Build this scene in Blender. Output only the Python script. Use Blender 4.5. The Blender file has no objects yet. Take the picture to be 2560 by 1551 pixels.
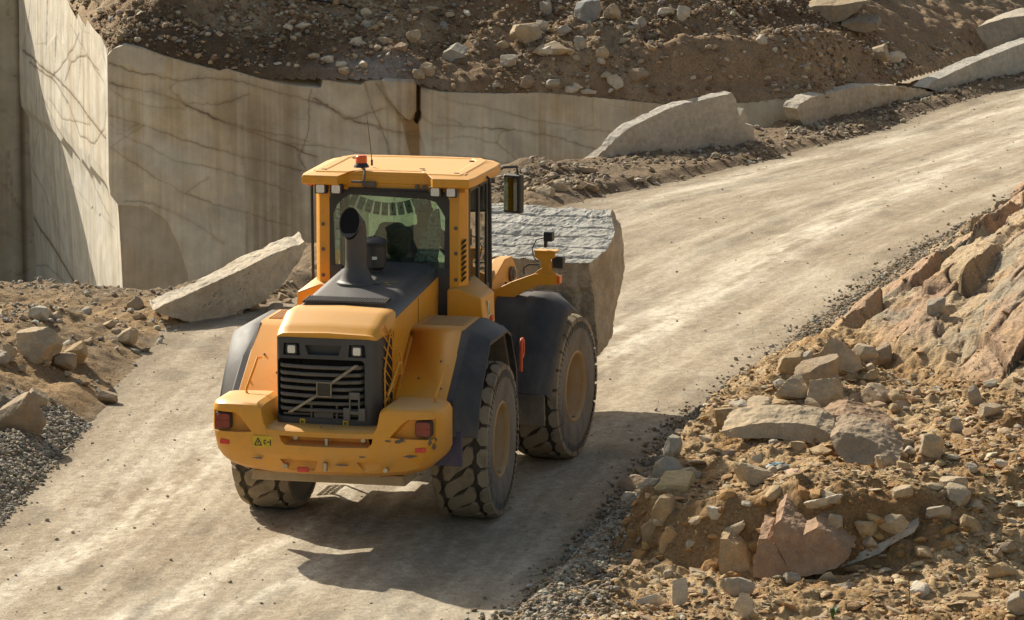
import bpy, bmesh, math, random
import numpy as np
from mathutils import Vector, Matrix, Euler

sc = bpy.context.scene
COL = sc.collection
random.seed(5)
RNG = np.random.default_rng(11)
PI = math.pi

# ------------------------------------------------------------------ camera
CAM_LOC = np.array([8.996928, -34.776568, 7.924123])
CAM_YAW, CAM_PITCH, CAM_ROLL, CAM_F = -0.214795, 0.162087, 0.002153, 9000.0   # focal length in pixels of a 2560 wide frame
_fw = np.array([math.sin(CAM_YAW) * math.cos(CAM_PITCH), math.cos(CAM_YAW) * math.cos(CAM_PITCH), -math.sin(CAM_PITCH)])
_r0 = np.array([math.cos(CAM_YAW), -math.sin(CAM_YAW), 0.0])
_u0 = np.cross(_r0, _fw)
_r = math.cos(CAM_ROLL) * _r0 + math.sin(CAM_ROLL) * _u0
_u = -math.sin(CAM_ROLL) * _r0 + math.cos(CAM_ROLL) * _u0
cam_d = bpy.data.cameras.new("camera")
cam_d.sensor_width = 36.0
cam_d.lens = 36.0 * CAM_F / 2560.0
cam_d.clip_start = 0.5
cam_d.clip_end = 3000.0
cam = bpy.data.objects.new("camera", cam_d)
COL.objects.link(cam)
cam.matrix_world = Matrix(((_r[0], _u[0], -_fw[0], CAM_LOC[0]), (_r[1], _u[1], -_fw[1], CAM_LOC[1]), (_r[2], _u[2], -_fw[2], CAM_LOC[2]), (0, 0, 0, 1)))
sc.camera = cam
K = 2560.0 / 2464.0        # survey sketch coordinates were read on a 2464 wide print


def ray(u, v):
    d = _fw + _r * ((u * K - 1280.0) / CAM_F) - _u * ((v * K - 775.5) / CAM_F)
    return d


def at_plane(u, v, n, c):
    """survey: where the line of sight through a point of the print meets the plane n.p = c"""
    d = ray(u, v)
    n = np.array(n, float)
    return CAM_LOC + d * ((c - n @ CAM_LOC) / (n @ d))


# ------------------------------------------------------------------ noise
def _hash(ix, iy, iz, seed):
    h = (ix.astype(np.int64) * 374761393 + iy.astype(np.int64) * 668265263 + iz.astype(np.int64) * 2147483647 + seed * 974634777) & 0xFFFFFFFF
    h = ((h ^ (h >> 13)) * 1274126177) & 0xFFFFFFFF
    h = ((h ^ (h >> 16)) * 2246822519) & 0xFFFFFFFF
    return ((h ^ (h >> 15)) & 0xFFFFFF) / float(0xFFFFFF)


def vnoise(x, y, z=0.0, seed=0):
    x, y, z = np.broadcast_arrays(np.asarray(x, float), np.asarray(y, float), np.asarray(z, float))
    ix, iy, iz = np.floor(x), np.floor(y), np.floor(z)
    fx, fy, fz = x - ix, y - iy, z - iz
    fx = fx * fx * fx * (fx * (fx * 6 - 15) + 10)
    fy = fy * fy * fy * (fy * (fy * 6 - 15) + 10)
    fz = fz * fz * fz * (fz * (fz * 6 - 15) + 10)
    two = not np.all(iz == z)
    def lay(dz):
        a = _hash(ix, iy, iz + dz, seed); b = _hash(ix + 1, iy, iz + dz, seed)
        c = _hash(ix, iy + 1, iz + dz, seed); d = _hash(ix + 1, iy + 1, iz + dz, seed)
        return (a * (1 - fx) + b * fx) * (1 - fy) + (c * (1 - fx) + d * fx) * fy
    r = lay(0)
    if two:
        r = r * (1 - fz) + lay(1) * fz
    return r * 2 - 1


def fbm(x, y, z=0.0, octv=5, gain=0.5, seed=0):
    x = np.asarray(x, float); y = np.asarray(y, float)
    s = 0.0; a = 1.0; t = 0.0
    for o in range(octv):
        s = s + a * vnoise(x, y, z, seed + o * 17); t += a; a *= gain
        x, y = 1.62 * x + 1.21 * y + 3.7, -1.21 * x + 1.62 * y + 1.9
        z = np.asarray(z) * 2.02 + (0 if np.all(np.asarray(z) == 0) else 0.37)
    return s / t


def ridge(x, y, octv=4, seed=0):
    s = 0.0; a = 1.0; t = 0.0
    x = np.asarray(x, float); y = np.asarray(y, float)
    for o in range(octv):
        s = s + a * (1 - np.abs(vnoise(x, y, 0.0, seed + o * 13))); t += a; a *= 0.5
        x, y = 1.62 * x + 1.21 * y + 2.7, -1.21 * x + 1.62 * y + 5.9
    return s / t * 2 - 1


def sstep(a, b, x):
    t = np.clip((np.asarray(x, float) - a) / (b - a), 0, 1)
    return t * t * (3 - 2 * t)


def voro(x, y, seed=0, jit=0.9):
    """distance to nearest cell point, gap to the second and the cell's random number"""
    x = np.asarray(x, float); y = np.asarray(y, float)
    ix, iy = np.floor(x), np.floor(y)
    d1 = np.full(x.shape, 9e9); d2 = d1.copy(); cid = np.zeros(x.shape); px = d1 * 0; py = d1 * 0
    for dx in (-1, 0, 1):
        for dy in (-1, 0, 1):
            cx, cy = ix + dx, iy + dy
            jx = cx + 0.5 + (_hash(cx, cy, cx * 0, seed) - 0.5) * jit
            jy = cy + 0.5 + (_hash(cx, cy, cx * 0 + 7, seed) - 0.5) * jit
            d = np.hypot(x - jx, y - jy)
            near = d < d1
            d2 = np.where(near, d1, np.minimum(d2, d))
            cid = np.where(near, _hash(cx, cy, cx * 0 + 3, seed), cid)
            px = np.where(near, x - jx, px); py = np.where(near, y - jy, py)
            d1 = np.where(near, d, d1)
    return d1, d2 - d1, cid, px, py


def seg_dist(px, py, pts):
    """distance from points to a polyline"""
    best = np.full(np.shape(px), 9e9)
    for (x0, y0), (x1, y1) in zip(pts[:-1], pts[1:]):
        dx, dy = x1 - x0, y1 - y0
        t = np.clip(((px - x0) * dx + (py - y0) * dy) / (dx * dx + dy * dy + 1e-12), 0, 1)
        best = np.minimum(best, np.hypot(px - x0 - t * dx, py - y0 - t * dy))
    return best


def in_poly(px, py, poly):
    inside = np.zeros(np.shape(px), bool)
    n = len(poly)
    for i in range(n):
        x0, y0 = poly[i]; x1, y1 = poly[(i + 1) % n]
        c = ((y0 > py) != (y1 > py)) & (px < (x1 - x0) * (py - y0) / (y1 - y0 + 1e-15) + x0)
        inside ^= c
    return inside


# ------------------------------------------------------------------ materials
class MT:
    def __init__(s, name):
        s.m = bpy.data.materials.new(name); s.m.use_nodes = True
        s.nt = s.m.node_tree; s.nt.nodes.clear()
        s.out = s.n('ShaderNodeOutputMaterial')
        s.bsdf = s.n('ShaderNodeBsdfPrincipled')
        s.l(s.bsdf.outputs[0], s.out.inputs[0])
        s.tc = s.n('ShaderNodeTexCoord')
    def n(s, t, **k):
        x = s.nt.nodes.new(t)
        for a, b in k.items(): setattr(x, a, b)
        return x
    def l(s, a, b): s.nt.links.new(a, b)
    def noise(s, scale, detail=5, rough=0.55, vec=None, stretch=None, dist=0.0):
        x = s.n('ShaderNodeTexNoise'); x.inputs['Scale'].default_value = scale
        x.inputs['Detail'].default_value = detail; x.inputs['Roughness'].default_value = rough
        x.inputs['Distortion'].default_value = dist
        v = vec or s.tc.outputs['Object']
        if stretch:
            mp = s.n('ShaderNodeMapping'); mp.inputs['Scale'].default_value = stretch
            s.l(v, mp.inputs['Vector']); v = mp.outputs[0]
        s.l(v, x.inputs['Vector'])
        return x.outputs['Fac']
    def ramp(s, fac, stops):
        x = s.n('ShaderNodeValToRGB')
        e = x.color_ramp.elements
        while len(e) < len(stops): e.new(0.5)
        for el, (p, c) in zip(e, stops):
            el.position = p; el.color = (*c, 1) if len(c) == 3 else c
        s.l(fac, x.inputs[0]); return x.outputs[0]
    def f(s, a, b): return s.ramp(a, b)
    def mix(s, fac, a, b, mode='MIX'):
        x = s.n('ShaderNodeMix', data_type='RGBA', blend_type=mode)
        if isinstance(fac, (int, float)): x.inputs[0].default_value = fac
        else: s.l(fac, x.inputs[0])
        for i, c in ((6, a), (7, b)):
            if isinstance(c, tuple): x.inputs[i].default_value = (*c, 1)
            else: s.l(c, x.inputs[i])
        return x.outputs[2]
    def math(s, op, a, b=0.5, clamp=False):
        x = s.n('ShaderNodeMath', operation=op, use_clamp=clamp)
        for i, c in ((0, a), (1, b)):
            if isinstance(c, (int, float)): x.inputs[i].default_value = c
            else: s.l(c, x.inputs[i])
        return x.outputs[0]
    def bump(s, h, strength=0.3, dist=0.01, prev=None):
        x = s.n('ShaderNodeBump'); x.inputs['Strength'].default_value = strength
        x.inputs['Distance'].default_value = dist
        s.l(h, x.inputs['Height'])
        if prev is not None: s.l(prev, x.inputs['Normal'])
        s.l(x.outputs[0], s.bsdf.inputs['Normal'])
        return x.outputs[0]
    def set(s, **k):
        for a, v in k.items():
            i = s.bsdf.inputs[{'col': 'Base Color', 'rough': 'Roughness', 'metal': 'Metallic', 'spec': 'Specular IOR Level', 'coat': 'Coat Weight'}[a]]
            if isinstance(v, (int, float)): i.default_value = v
            elif isinstance(v, tuple): i.default_value = (*v, 1)
            else: s.l(v, i)
        return s


def earth_mat(name, fine=60.0, coarse=7.0, lo=0.72, hi=1.25, bump=0.5, bdist=0.02, rough=0.95):
    """stone and soil: colour per vertex, broken up by two sizes of grain"""
    t = MT(name)
    a = t.n('ShaderNodeAttribute', attribute_name='Col')
    n1 = t.noise(fine, 6, 0.65); n2 = t.noise(coarse, 5, 0.6)
    f1 = t.ramp(n1, [(0.25, (lo,) * 3), (0.75, (hi,) * 3)])
    f2 = t.ramp(n2, [(0.3, (0.82, 0.82, 0.82)), (0.7, (1.14, 1.13, 1.1))])
    c = t.mix(1.0, a.outputs['Color'], f1, 'MULTIPLY')
    c = t.mix(1.0, c, f2, 'MULTIPLY')
    t.set(col=c, rough=rough, spec=0.15)
    b = t.bump(n2, bump * 0.6, bdist * 3)
    t.bump(n1, bump, bdist, b)
    return t.m


def paint_mat(name, col, rough=0.42, dust=(0.42, 0.33, 0.22), amount=0.35, up=0.35, spec=0.5, grain=0.0, grime=0.45):
    """machine paint or plastic under a film of road dust, thicker where it can settle"""
    t = MT(name)
    n1 = t.noise(2.3, 6, 0.65); n2 = t.noise(38, 4, 0.7); n3 = t.noise(9, 5, 0.6, stretch=(1, 1, 0.25))
    g = t.n('ShaderNodeNewGeometry'); sx = t.n('ShaderNodeSeparateXYZ'); t.l(g.outputs['Normal'], sx.inputs[0])
    upf = t.math('MULTIPLY', t.math('MULTIPLY', t.math('SUBTRACT', sx.outputs[2], 0.84), 6.0, True), up)
    sp = t.n('ShaderNodeSeparateXYZ'); t.l(t.tc.outputs['Object'], sp.inputs[0])
    low = t.math('MULTIPLY', t.math('SUBTRACT', 1.3, sp.outputs[2], True), 0.6)      # dirt thrown up near the road
    d = t.math('MULTIPLY', t.ramp(n1, [(0.35, (0.15,) * 3), (0.7, (1,) * 3)]), amount)
    d = t.math('MULTIPLY', d, t.ramp(n3, [(0.3, (0.5,) * 3), (0.7, (1.2,) * 3)]))
    d = t.math('ADD', t.math('ADD', d, upf), t.math('MULTIPLY', low, t.ramp(n3, [(0.3, (0.4,) * 3), (0.65, (1,) * 3)])), True)
    d = t.math('MULTIPLY', d, t.ramp(n2, [(0.2, (0.75,) * 3), (0.8, (1.1,) * 3)]), True)
    n4 = t.noise(4.5, 8, 0.75, dist=0.8); n5 = t.noise(16, 6, 0.7, stretch=(1, 1, 0.15))
    gr = t.math('MULTIPLY', t.ramp(n4, [(0.50, (0.0,) * 3), (0.72, (1,) * 3)]), t.ramp(n5, [(0.35, (0.1,) * 3), (0.7, (1,) * 3)]))
    col2 = t.mix(t.math('MULTIPLY', gr, grime), col, tuple(c * 0.35 + 0.02 for c in col))
    t.set(col=t.mix(d, col2, dust), rough=t.math('ADD', t.math('MULTIPLY', d, 0.4), rough, True), spec=spec)
    t.bump(n2, 0.05 + grain, 0.004)
    return t.m


def plain_mat(name, col, rough=0.6, metal=0.0, var=0.25, scale=14, spec=0.4):
    t = MT(name)
    n = t.noise(scale, 5, 0.6)
    a = tuple(c * (1 - var) for c in col); b = tuple(min(1, c * (1 + var)) for c in col)
    t.set(col=t.ramp(n, [(0.3, a), (0.7, b)]), rough=rough, metal=metal, spec=spec)
    t.bump(n, 0.06, 0.005)
    return t.m


def glass_mat(name, tint=(0.55, 0.78, 0.66), gloss=0.12, rough=0.02, dust=0.10):
    t = MT(name)
    t.nt.nodes.remove(t.bsdf)
    tr = t.n('ShaderNodeBsdfTransparent'); gl = t.n('ShaderNodeBsdfGlossy'); mx = t.n('ShaderNodeMixShader')
    tr.inputs[0].default_value = (*tint, 1); gl.inputs['Roughness'].default_value = rough
    lw = t.n('ShaderNodeFresnel'); lw.inputs[0].default_value = 1.5
    dustn = t.noise(3.0, 6, 0.7); df = t.n('ShaderNodeBsdfTranslucent' if dust > 0.2 else 'ShaderNodeBsdfDiffuse'); df.inputs[0].default_value = (0.50, 0.52, 0.42, 1)
    mx2 = t.n('ShaderNodeMixShader')
    t.l(t.math('MULTIPLY', t.ramp(dustn, [(0.4, (0.4 if dust > 0.2 else 0.0,) * 3), (0.8, (1,) * 3)]), dust), mx2.inputs[0])
    t.l(t.math('ADD', lw.outputs[0], gloss - 0.05, True), mx.inputs[0])
    t.l(tr.outputs[0], mx.inputs[1]); t.l(gl.outputs[0], mx.inputs[2])
    t.l(mx.outputs[0], mx2.inputs[1]); t.l(df.outputs[0], mx2.inputs[2])
    t.l(mx2.outputs[0], t.out.inputs[0])
    return t.m


# ------------------------------------------------------------------ mesh building
def link(name, me, mat=None, parent=None, smooth=False):
    o = bpy.data.objects.new(name, me); COL.objects.link(o)
    if mat is not None: me.materials.append(mat)
    if parent is not None: o.parent = parent
    return o


def np_mesh(name, V, F, mat=None, parent=None, col=None, smooth=False):
    V = np.asarray(V, np.float32); F = np.asarray(F, np.int32)
    me = bpy.data.meshes.new(name)
    k = F.shape[1]
    me.vertices.add(len(V)); me.vertices.foreach_set('co', V.ravel())
    me.loops.add(F.size); me.loops.foreach_set('vertex_index', F.ravel())
    me.polygons.add(len(F)); me.polygons.foreach_set('loop_start', np.arange(0, F.size, k, dtype=np.int32))
    me.polygons.foreach_set('use_smooth', np.full(len(F), smooth))
    if col is not None:
        at = me.attributes.new('Col', 'FLOAT_COLOR', 'POINT')
        c4 = np.ones((len(V), 4), np.float32); c4[:, :3] = col
        at.data.foreach_set('color', c4.ravel())
    me.update(calc_edges=True)
    return link(name, me, mat, parent)


def grid_faces(nu, nv, keep=None):
    i = np.arange(nu * nv).reshape(nu, nv)
    f = np.stack([i[:-1, :-1], i[1:, :-1], i[1:, 1:], i[:-1, 1:]], -1).reshape(-1, 4)
    if keep is not None:
        k = keep.ravel(); f = f[k[f].all(1)]
    return f


def tag(o, label=None, cat=None, group=None, kind=None):
    for a, b in (('label', label), ('category', cat), ('group', group), ('kind', kind)):
        if b: o[a] = b
    return o


def empty(name, loc=(0, 0, 0)):
    o = bpy.data.objects.new(name, None); COL.objects.link(o); o.location = loc
    o.empty_display_size = 0.3
    return o


def rotm(ax, deg): return Matrix.Rotation(math.radians(deg), 3, ax)


class MB:
    """collects boxes, prisms, tubes and lathes into ONE mesh object"""
    def __init__(s): s.bm = bmesh.new()
    def box(s, c, size, rot=None, taper=None):
        hx, hy, hz = (d / 2 for d in size)
        vs = []
        for z in (-1, 1):
            for y in (-1, 1):
                for x in (-1, 1):
                    p = Vector((x * hx, y * hy, z * hz))
                    if taper and z > 0: p.x *= taper[0]; p.y *= taper[1]
                    if rot is not None: p = rot @ p
                    vs.append(s.bm.verts.new(p + Vector(c)))
        for f in ((0, 2, 3, 1), (4, 5, 7, 6), (0, 1, 5, 4), (2, 6, 7, 3), (0, 4, 6, 2), (1, 3, 7, 5)):
            s.bm.faces.new([vs[i] for i in f])
        return s
    def hull(s, pts):
        vs = [s.bm.verts.new(p) for p in pts]
        r = bmesh.ops.convex_hull(s.bm, input=vs)
        junk = [g for g in r.get('geom_interior', []) + r.get('geom_unused', []) if isinstance(g, bmesh.types.BMVert)]
        if junk: bmesh.ops.delete(s.bm, geom=list(set(junk)), context='VERTS')
        return s
    def prism(s, poly, axis, a, b):
        """poly: 2D outline; axis 'x': poly is (y,z) from x=a to x=b; 'y': (x,z); 'z': (x,y)"""
        def P(p, w):
            return {'x': (w, p[0], p[1]), 'y': (p[0], w, p[1]), 'z': (p[0], p[1], w)}[axis]
        A = [s.bm.verts.new(P(p, a)) for p in poly]; B = [s.bm.verts.new(P(p, b)) for p in poly]
        n = len(poly)
        s.bm.faces.new(A); s.bm.faces.new(B[::-1])
        for i in range(n): s.bm.faces.new((A[i], B[i], B[(i + 1) % n], A[(i + 1) % n]))
        return s
    def loft(s, rings, cap=True, close=True):
        R = [[s.bm.verts.new(p) for p in r] for r in rings]
        n = len(R[0])
        for a, b in zip(R[:-1], R[1:]):
            for i in range(n if close else n - 1):
                s.bm.faces.new((a[i], a[(i + 1) % n], b[(i + 1) % n], b[i]))
        if cap and close:
            s.bm.faces.new(R[0][::-1]); s.bm.faces.new(R[-1])
        return s
    def tube(s, pts, r, seg=8, cap=True):
        pts = [Vector(p) for p in pts]; rs = r if isinstance(r, (list, tuple)) else [r] * len(pts)
        rings = []; up = None
        for i, p in enumerate(pts):
            t = (pts[min(i + 1, len(pts) - 1)] - pts[max(i - 1, 0)]).normalized()
            if up is None:
                up = Vector((0, 0, 1)) if abs(t.z) < 0.9 else Vector((0, 1, 0))
            x = t.cross(up).normalized(); y = x.cross(t).normalized(); up = y
            rings.append([p + (x * math.cos(2 * PI * k / seg) + y * math.sin(2 * PI * k / seg)) * rs[i] for k in range(seg)])
        return s.loft(rings, cap)
    def cyl(s, p0, p1, r, seg=16, r2=None): return s.tube([p0, p1], [r, r if r2 is None else r2], seg)
    def lathe(s, prof, c=(0, 0, 0), axis='z', seg=24, cap=True):
        rings = []
        for r, h in prof:
            ring = []
            for k in range(seg):
                a = 2 * PI * k / seg; u, v = r * math.cos(a), r * math.sin(a)
                q = {'z': (u, v, h), 'x': (h, u, v), 'y': (v, h, u)}[axis]
                ring.append(Vector(q) + Vector(c))
            rings.append(ring)
        return s.loft(rings, cap)
    def sphere(s, c, r, seg=16, sc3=(1, 1, 1)):
        m = Matrix.Translation(c) @ Matrix.Diagonal((r * sc3[0], r * sc3[1], r * sc3[2], 1))
        bmesh.ops.create_uvsphere(s.bm, u_segments=seg, v_segments=max(6, seg // 2), radius=1.0, matrix=m)
        return s
    def build(s, name, mat, parent=None, bevel=0.008, M=None, angle=38, seg=2, cut=None):
        bm = s.bm
        bmesh.ops.remove_doubles(bm, verts=bm.verts, dist=1e-5)
        bmesh.ops.recalc_face_normals(bm, faces=bm.faces)
        if M is not None: bm.transform(M)
        for f in bm.faces: f.smooth = True
        for e in bm.edges:
            if len(e.link_faces) == 2 and e.calc_face_angle(0) > math.radians(angle): e.smooth = False
        me = bpy.data.meshes.new(name); bm.to_mesh(me); bm.free()
        o = link(name, me, mat, parent)
        if cut is not None:
            cb = cut.bm; bmesh.ops.recalc_face_normals(cb, faces=cb.faces)
            if M is not None: cb.transform(M)
            cm = bpy.data.meshes.new('cut'); cb.to_mesh(cm); cb.free()
            co = bpy.data.objects.new('cut', cm); COL.objects.link(co)
            md = o.modifiers.new('b', 'BOOLEAN'); md.operation = 'DIFFERENCE'; md.object = co; md.solver = 'EXACT'
            bpy.context.view_layer.update()
            dg = bpy.context.evaluated_depsgraph_get()
            me2 = bpy.data.meshes.new_from_object(o.evaluated_get(dg))
            o.modifiers.clear(); o.data = me2; me2.name = name
            bpy.data.objects.remove(co); bpy.data.meshes.remove(cm)
            if not me2.materials: me2.materials.append(mat)
            b2 = bmesh.new(); b2.from_mesh(me2)
            for f in b2.faces: f.smooth = True; f.material_index = 0
            for e in b2.edges: e.smooth = not (len(e.link_faces) == 2 and e.calc_face_angle(0) > math.radians(angle))
            b2.to_mesh(me2); b2.free()
        if bevel:
            md = o.modifiers.new('bevel', 'BEVEL'); md.width = bevel; md.segments = seg
            md.limit_method = 'ANGLE'; md.angle_limit = math.radians(angle); md.harden_normals = True
        return o


def tess(bm, maxlen):
    for _ in range(9):
        es = [e for e in bm.edges if e.calc_length() > maxlen]
        if not es: break
        bmesh.ops.subdivide_edges(bm, edges=es, cuts=1)
        bmesh.ops.triangulate(bm, faces=[f for f in bm.faces if len(f.verts) > 3])


def round_rect(w, h, r, n=4, cx=0, cy=0):
    pts = []
    for sx, sy, a0 in ((1, 1, 0), (-1, 1, 90), (-1, -1, 180), (1, -1, 270)):
        for k in range(n + 1):
            a = math.radians(a0 + 90 * k / n)
            pts.append((cx + sx * (w / 2 - r) + r * math.cos(a), cy + sy * (h / 2 - r) + r * math.sin(a)))
    return pts
# ------------------------------------------------------------------ setting: heights
EL_Y = np.array([-14, -1.23, 1.74, 4.61, 7.05, 9.8, 11.6, 14, 20, 24, 26.2, 28, 31, 36, 39, 42, 46, 52, 62, 80])
EL_X = np.array([-2.3, -3.55, -4.05, -4.5, -4.87, -5.2, -4.85, -4.1, -3.3, -2.5, -1.7, -1.0, -0.1, 1.15, 1.6, 2.25, 3.5, 5.6, 9.5, 18])
ER_Y = np.array([-14, -4.2, 5.15, 11.3, 14.6, 19.1, 26, 34, 45, 60, 80])
ER_X = np.array([2.2, 2.42, 2.34, 2.80, 3.1, 3.5, 4.6, 6.4, 9.4, 14.5, 23])


def EL(y): return np.interp(y, EL_Y, EL_X) + 0.10 * vnoise(np.asarray(y) * 0.9, 3.3, seed=4) + 0.04 * vnoise(np.asarray(y) * 3.1, 1.3, seed=5)
def ER(y): return np.interp(y, ER_Y, ER_X) + 0.07 * vnoise(np.asarray(y) * 0.9, 7.3, seed=6) + 0.04 * vnoise(np.asarray(y) * 3.1, 4.3, seed=7)


def road_uv(x, y):
    l, r = np.interp(y, EL_Y, EL_X), np.interp(y, ER_Y, ER_X)
    return (x - l) / (r - l)


def H_road(x, y):
    q = road_uv(x, y); w = 6.5 * q
    h = 0.020 * fbm(w * 1.1, y * 0.16, octv=4, seed=21) + 0.008 * fbm(x * 2.2, y * 1.1, octv=5, seed=22)
    h = h + 0.008 * ridge(w * 3.0, y * 0.3, 3, seed=23) + 0.004 * fbm(x * 5, y * 3.2, octv=4, seed=24)
    for c in (0.20, 0.44, 0.60, 0.83):
        h = h - 0.022 * np.exp(-((q - c - 0.012 * vnoise(y * 0.4, c * 9, seed=3)) / 0.045) ** 2)
    return h + 0.01


# wall line and hillside foot
W0 = np.array([-13.6, 32.0]); WD = np.array([13.3, 4.0]); WL = np.hypot(*WD); WD = WD / WL
WN = np.array([WD[1], -WD[0]])          # faces the camera
WN3 = (WN[0], WN[1], 0.0); WC = WN @ W0


def main_sz(u, v):
    p = at_plane(u, v, WN3, WC)
    return (p[:2] - W0) @ WD, p[2]


TOP_PX = [(256, 138), (272, 118), (300, 108), (340, 116), (400, 136), (470, 156), (530, 170), (545, 166), (600, 182), (660, 198), (720, 208), (772, 212), (778, 192), (820, 200), (868, 205),
          (880, 196), (930, 192), (995, 196), (1010, 214), (1060, 222), (1120, 224), (1200, 226), (1300, 224), (1400, 232), (1500, 242), (1600, 252), (1700, 254), (1800, 248), (1870, 240), (1925, 236), (1990, 236)]
TOP = np.array([main_sz(*p) for p in TOP_PX])
S_END = TOP[-1, 0]


def wall_top(s): return np.interp(s, TOP[:, 0], TOP[:, 1])


LD = np.array([-0.4848, 0.8746])
LNX, LNY, LLEN = 0.8746, 0.4848, 11.7           # left face runs away from the corner
FOOT = [(W0[0] + LD[0] * 11.2, W0[1] + LD[1] * 11.2, 2.45), (W0[0] + LD[0] * 5, W0[1] + LD[1] * 5, 2.0)]
for s_ in (0.0, 1.0, 2.0, 3.0, 4.2, 5.5, 6.7, 8.0, 9.5, 11.0, 12.5, S_END):
    FOOT.append((W0[0] + WD[0] * s_, W0[1] + WD[1] * s_, float(wall_top(s_))))
FOOT += [(0.35, 39.6, 0.30), (1.0, 43.0, 0.35), (2.2, 47.5, 0.40), (4.4, 54.0, 0.5), (9.0, 66.0, 0.7), (16, 80, 1.0)]
FOOT = np.array(FOOT)
FOOT[1:2, 2] = 2.0


def foot(x, y):
    """signed distance behind the hillside's foot, the foot's height there, the arc length"""
    best = np.full(np.shape(x), 9e9); sg = np.zeros(np.shape(x)); zb = sg.copy(); ss = sg.copy(); acc = 0.0
    for a, b in zip(FOOT[:-1], FOOT[1:]):
        dx, dy = b[0] - a[0], b[1] - a[1]; L = math.hypot(dx, dy)
        t = np.clip(((x - a[0]) * dx + (y - a[1]) * dy) / (L * L), 0, 1)
        ex, ey = x - a[0] - t * dx, y - a[1] - t * dy
        d = np.hypot(ex, ey); near = d < best
        best = np.where(near, d, best)
        sg = np.where(near, np.where(dx * ey - dy * ex > 0, 1.0, -1.0), sg)
        zb = np.where(near, a[2] + t * (b[2] - a[2]), zb)
        ss = np.where(near, acc + t * L, ss)
        acc += L
    return best * sg, zb, ss - 2.75


def H_hill(x, y, detail=True):
    d, zb, s = foot(x, y)
    dd = np.maximum(d, 0)
    h = zb + 0.10 * sstep(0, 0.2, dd) + 0.56 * dd - 0.012 * dd * dd
    k = sstep(0.05, 0.7, dd)
    right = sstep(17.5, 22, s)
    h = h + k * (0.42 * fbm(x * 0.42, y * 0.42, octv=3, seed=31))
    # ochre ridge of pushed up earth along the foot on the right
    h = h + (0.55 * np.exp(-((dd - 0.9) / 0.5) ** 2) - 0.25 * np.exp(-((dd - 2.0) / 0.6) ** 2)) * sstep(18.2, 19.8, s) * (1 - sstep(25, 30, s)) * k
    if detail:
        amp = k * (1 - 0.2 * right)
        h = h + amp * (0.15 * fbm(x * 1.7, y * 1.7, octv=3, seed=33) + 0.085 * ridge(x * 3.1, y * 3.1, 3, seed=34) + 0.05 * fbm(x * 8, y * 8, octv=3, seed=35))
        v1, g, cid, px, py = voro(x * 3.3, y * 3.3, seed=36)
        h = h + amp * 0.07 * (cid - 0.4) * sstep(0.0, 0.22, g)
    return h


CREST_Y = 12.5


def H_left(x, y, detail=True):
    d = EL(y) - x
    hc = np.interp(y, [-14, -3, 0, 3, 6, 8.5, 10.5, 14, 18, 22, 25, 27.5, 30, 33, 36, 40, 46, 60, 80], [.2, .25, .4, .5, .5, .36, .14, .08, .12, .12, .16, .18, .12, .08, .10, .12, .15, .3, .5])
    wd = np.interp(y, [-14, 0, 8, 14, 22, 30, 80], [1.0, 1.1, 1.8, 1.0, 0.7, 0.6, 0.7])
    h = hc * sstep(-0.05, 1.0, d / wd) - 0.10 * sstep(0.06, -0.22, d)
    h = h + 0.11 * np.exp(-((d - 0.35) / 0.28) ** 2) * sstep(-4, 0, y) * (1 - sstep(4, 7, y))        # gravel windrow
    h = h + 0.06 * np.exp(-((d - 0.30) / 0.20) ** 2) * sstep(22, 25, y)                              # graded edge beside the road
    h = h + 0.09 * np.clip(d - 1.2, 0, 4) * sstep(11.0, 6.0, y) * sstep(-6, 1, y)
    h = h + 0.62 * np.exp(-(((x + 4.45) / 0.5) ** 2 + ((y - 17.0) / 1.6) ** 2)) + 0.16 * np.exp(-(((x + 4.7) / 0.45) ** 2 + ((y - 14.0) / 1.2) ** 2))
    h = h + 0.24 * np.exp(-(((x + 3.9) / 0.5) ** 2 + ((y - 26.2) / 0.7) ** 2)) + 0.02 * np.exp(-(((x + 3.0) / 0.6) ** 2 + ((y - 26.6) / 0.8) ** 2))
    k = sstep(0.0, 0.6, d)
    h = h + k * 0.13 * (1 - 0.5 * sstep(20, 24, y)) * fbm(x * 0.9, y * 0.9, octv=3, seed=41)
    if detail:
        h = h + k * (1 - 0.35 * sstep(20, 24, y)) * (0.075 * fbm(x * 2.6, y * 2.6, octv=4, seed=42) + 0.035 * ridge(x * 5, y * 5, 3, seed=43)) + 0.012 * fbm(x * 9, y * 9, octv=3, seed=44)
    xp = np.interp(y, [12, 17, 22, 25, 27, 28.5, 30.5, 32.5, 34, 35, 36.5, 60], [-6.4, -5.5, -5.1, -4.9, -4.25, -3.4, -2.4, -1.75, -1.35, -1.0, -0.6, -0.4])
    e = np.maximum(0, np.minimum(y - CREST_Y - 0.5 * vnoise(x * 0.7, 0.3, seed=45), xp + 0.12 * vnoise(y * 0.9, 0.7, seed=46) - x))
    e = np.where(y > 40, 0, e)
    return np.maximum(h - 1.7 * e, -5.35)


YST_X = np.array([2.3, 2.9, 3.4, 4.2, 5.1, 5.9, 6.6, 7.6, 12]); YST_Y = np.array([-1.2, -1.75, -2.25, -2.5, -2.65, -2.3, -1.7, -1.5, -1.2])


def beds(x, y):
    """tilted slabs of the outcrop: long cells running with the slope, broken by cross joints"""
    wx = (x - 0.16 * y) * 1.25 + 0.22 * fbm(x, y, octv=3, seed=58); wy = (y + 0.15 * x) * 0.40 + 0.22 * fbm(x + 9, y, octv=3, seed=59)
    v1, g, cid, px, py = voro(wx, wy, seed=60)
    v2, g2, cid2, qx, qy = voro(wx * 2.3, wy * 2.0, seed=61)
    return wx, wy, g, cid, px, py, g2, cid2, qx, qy


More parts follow.
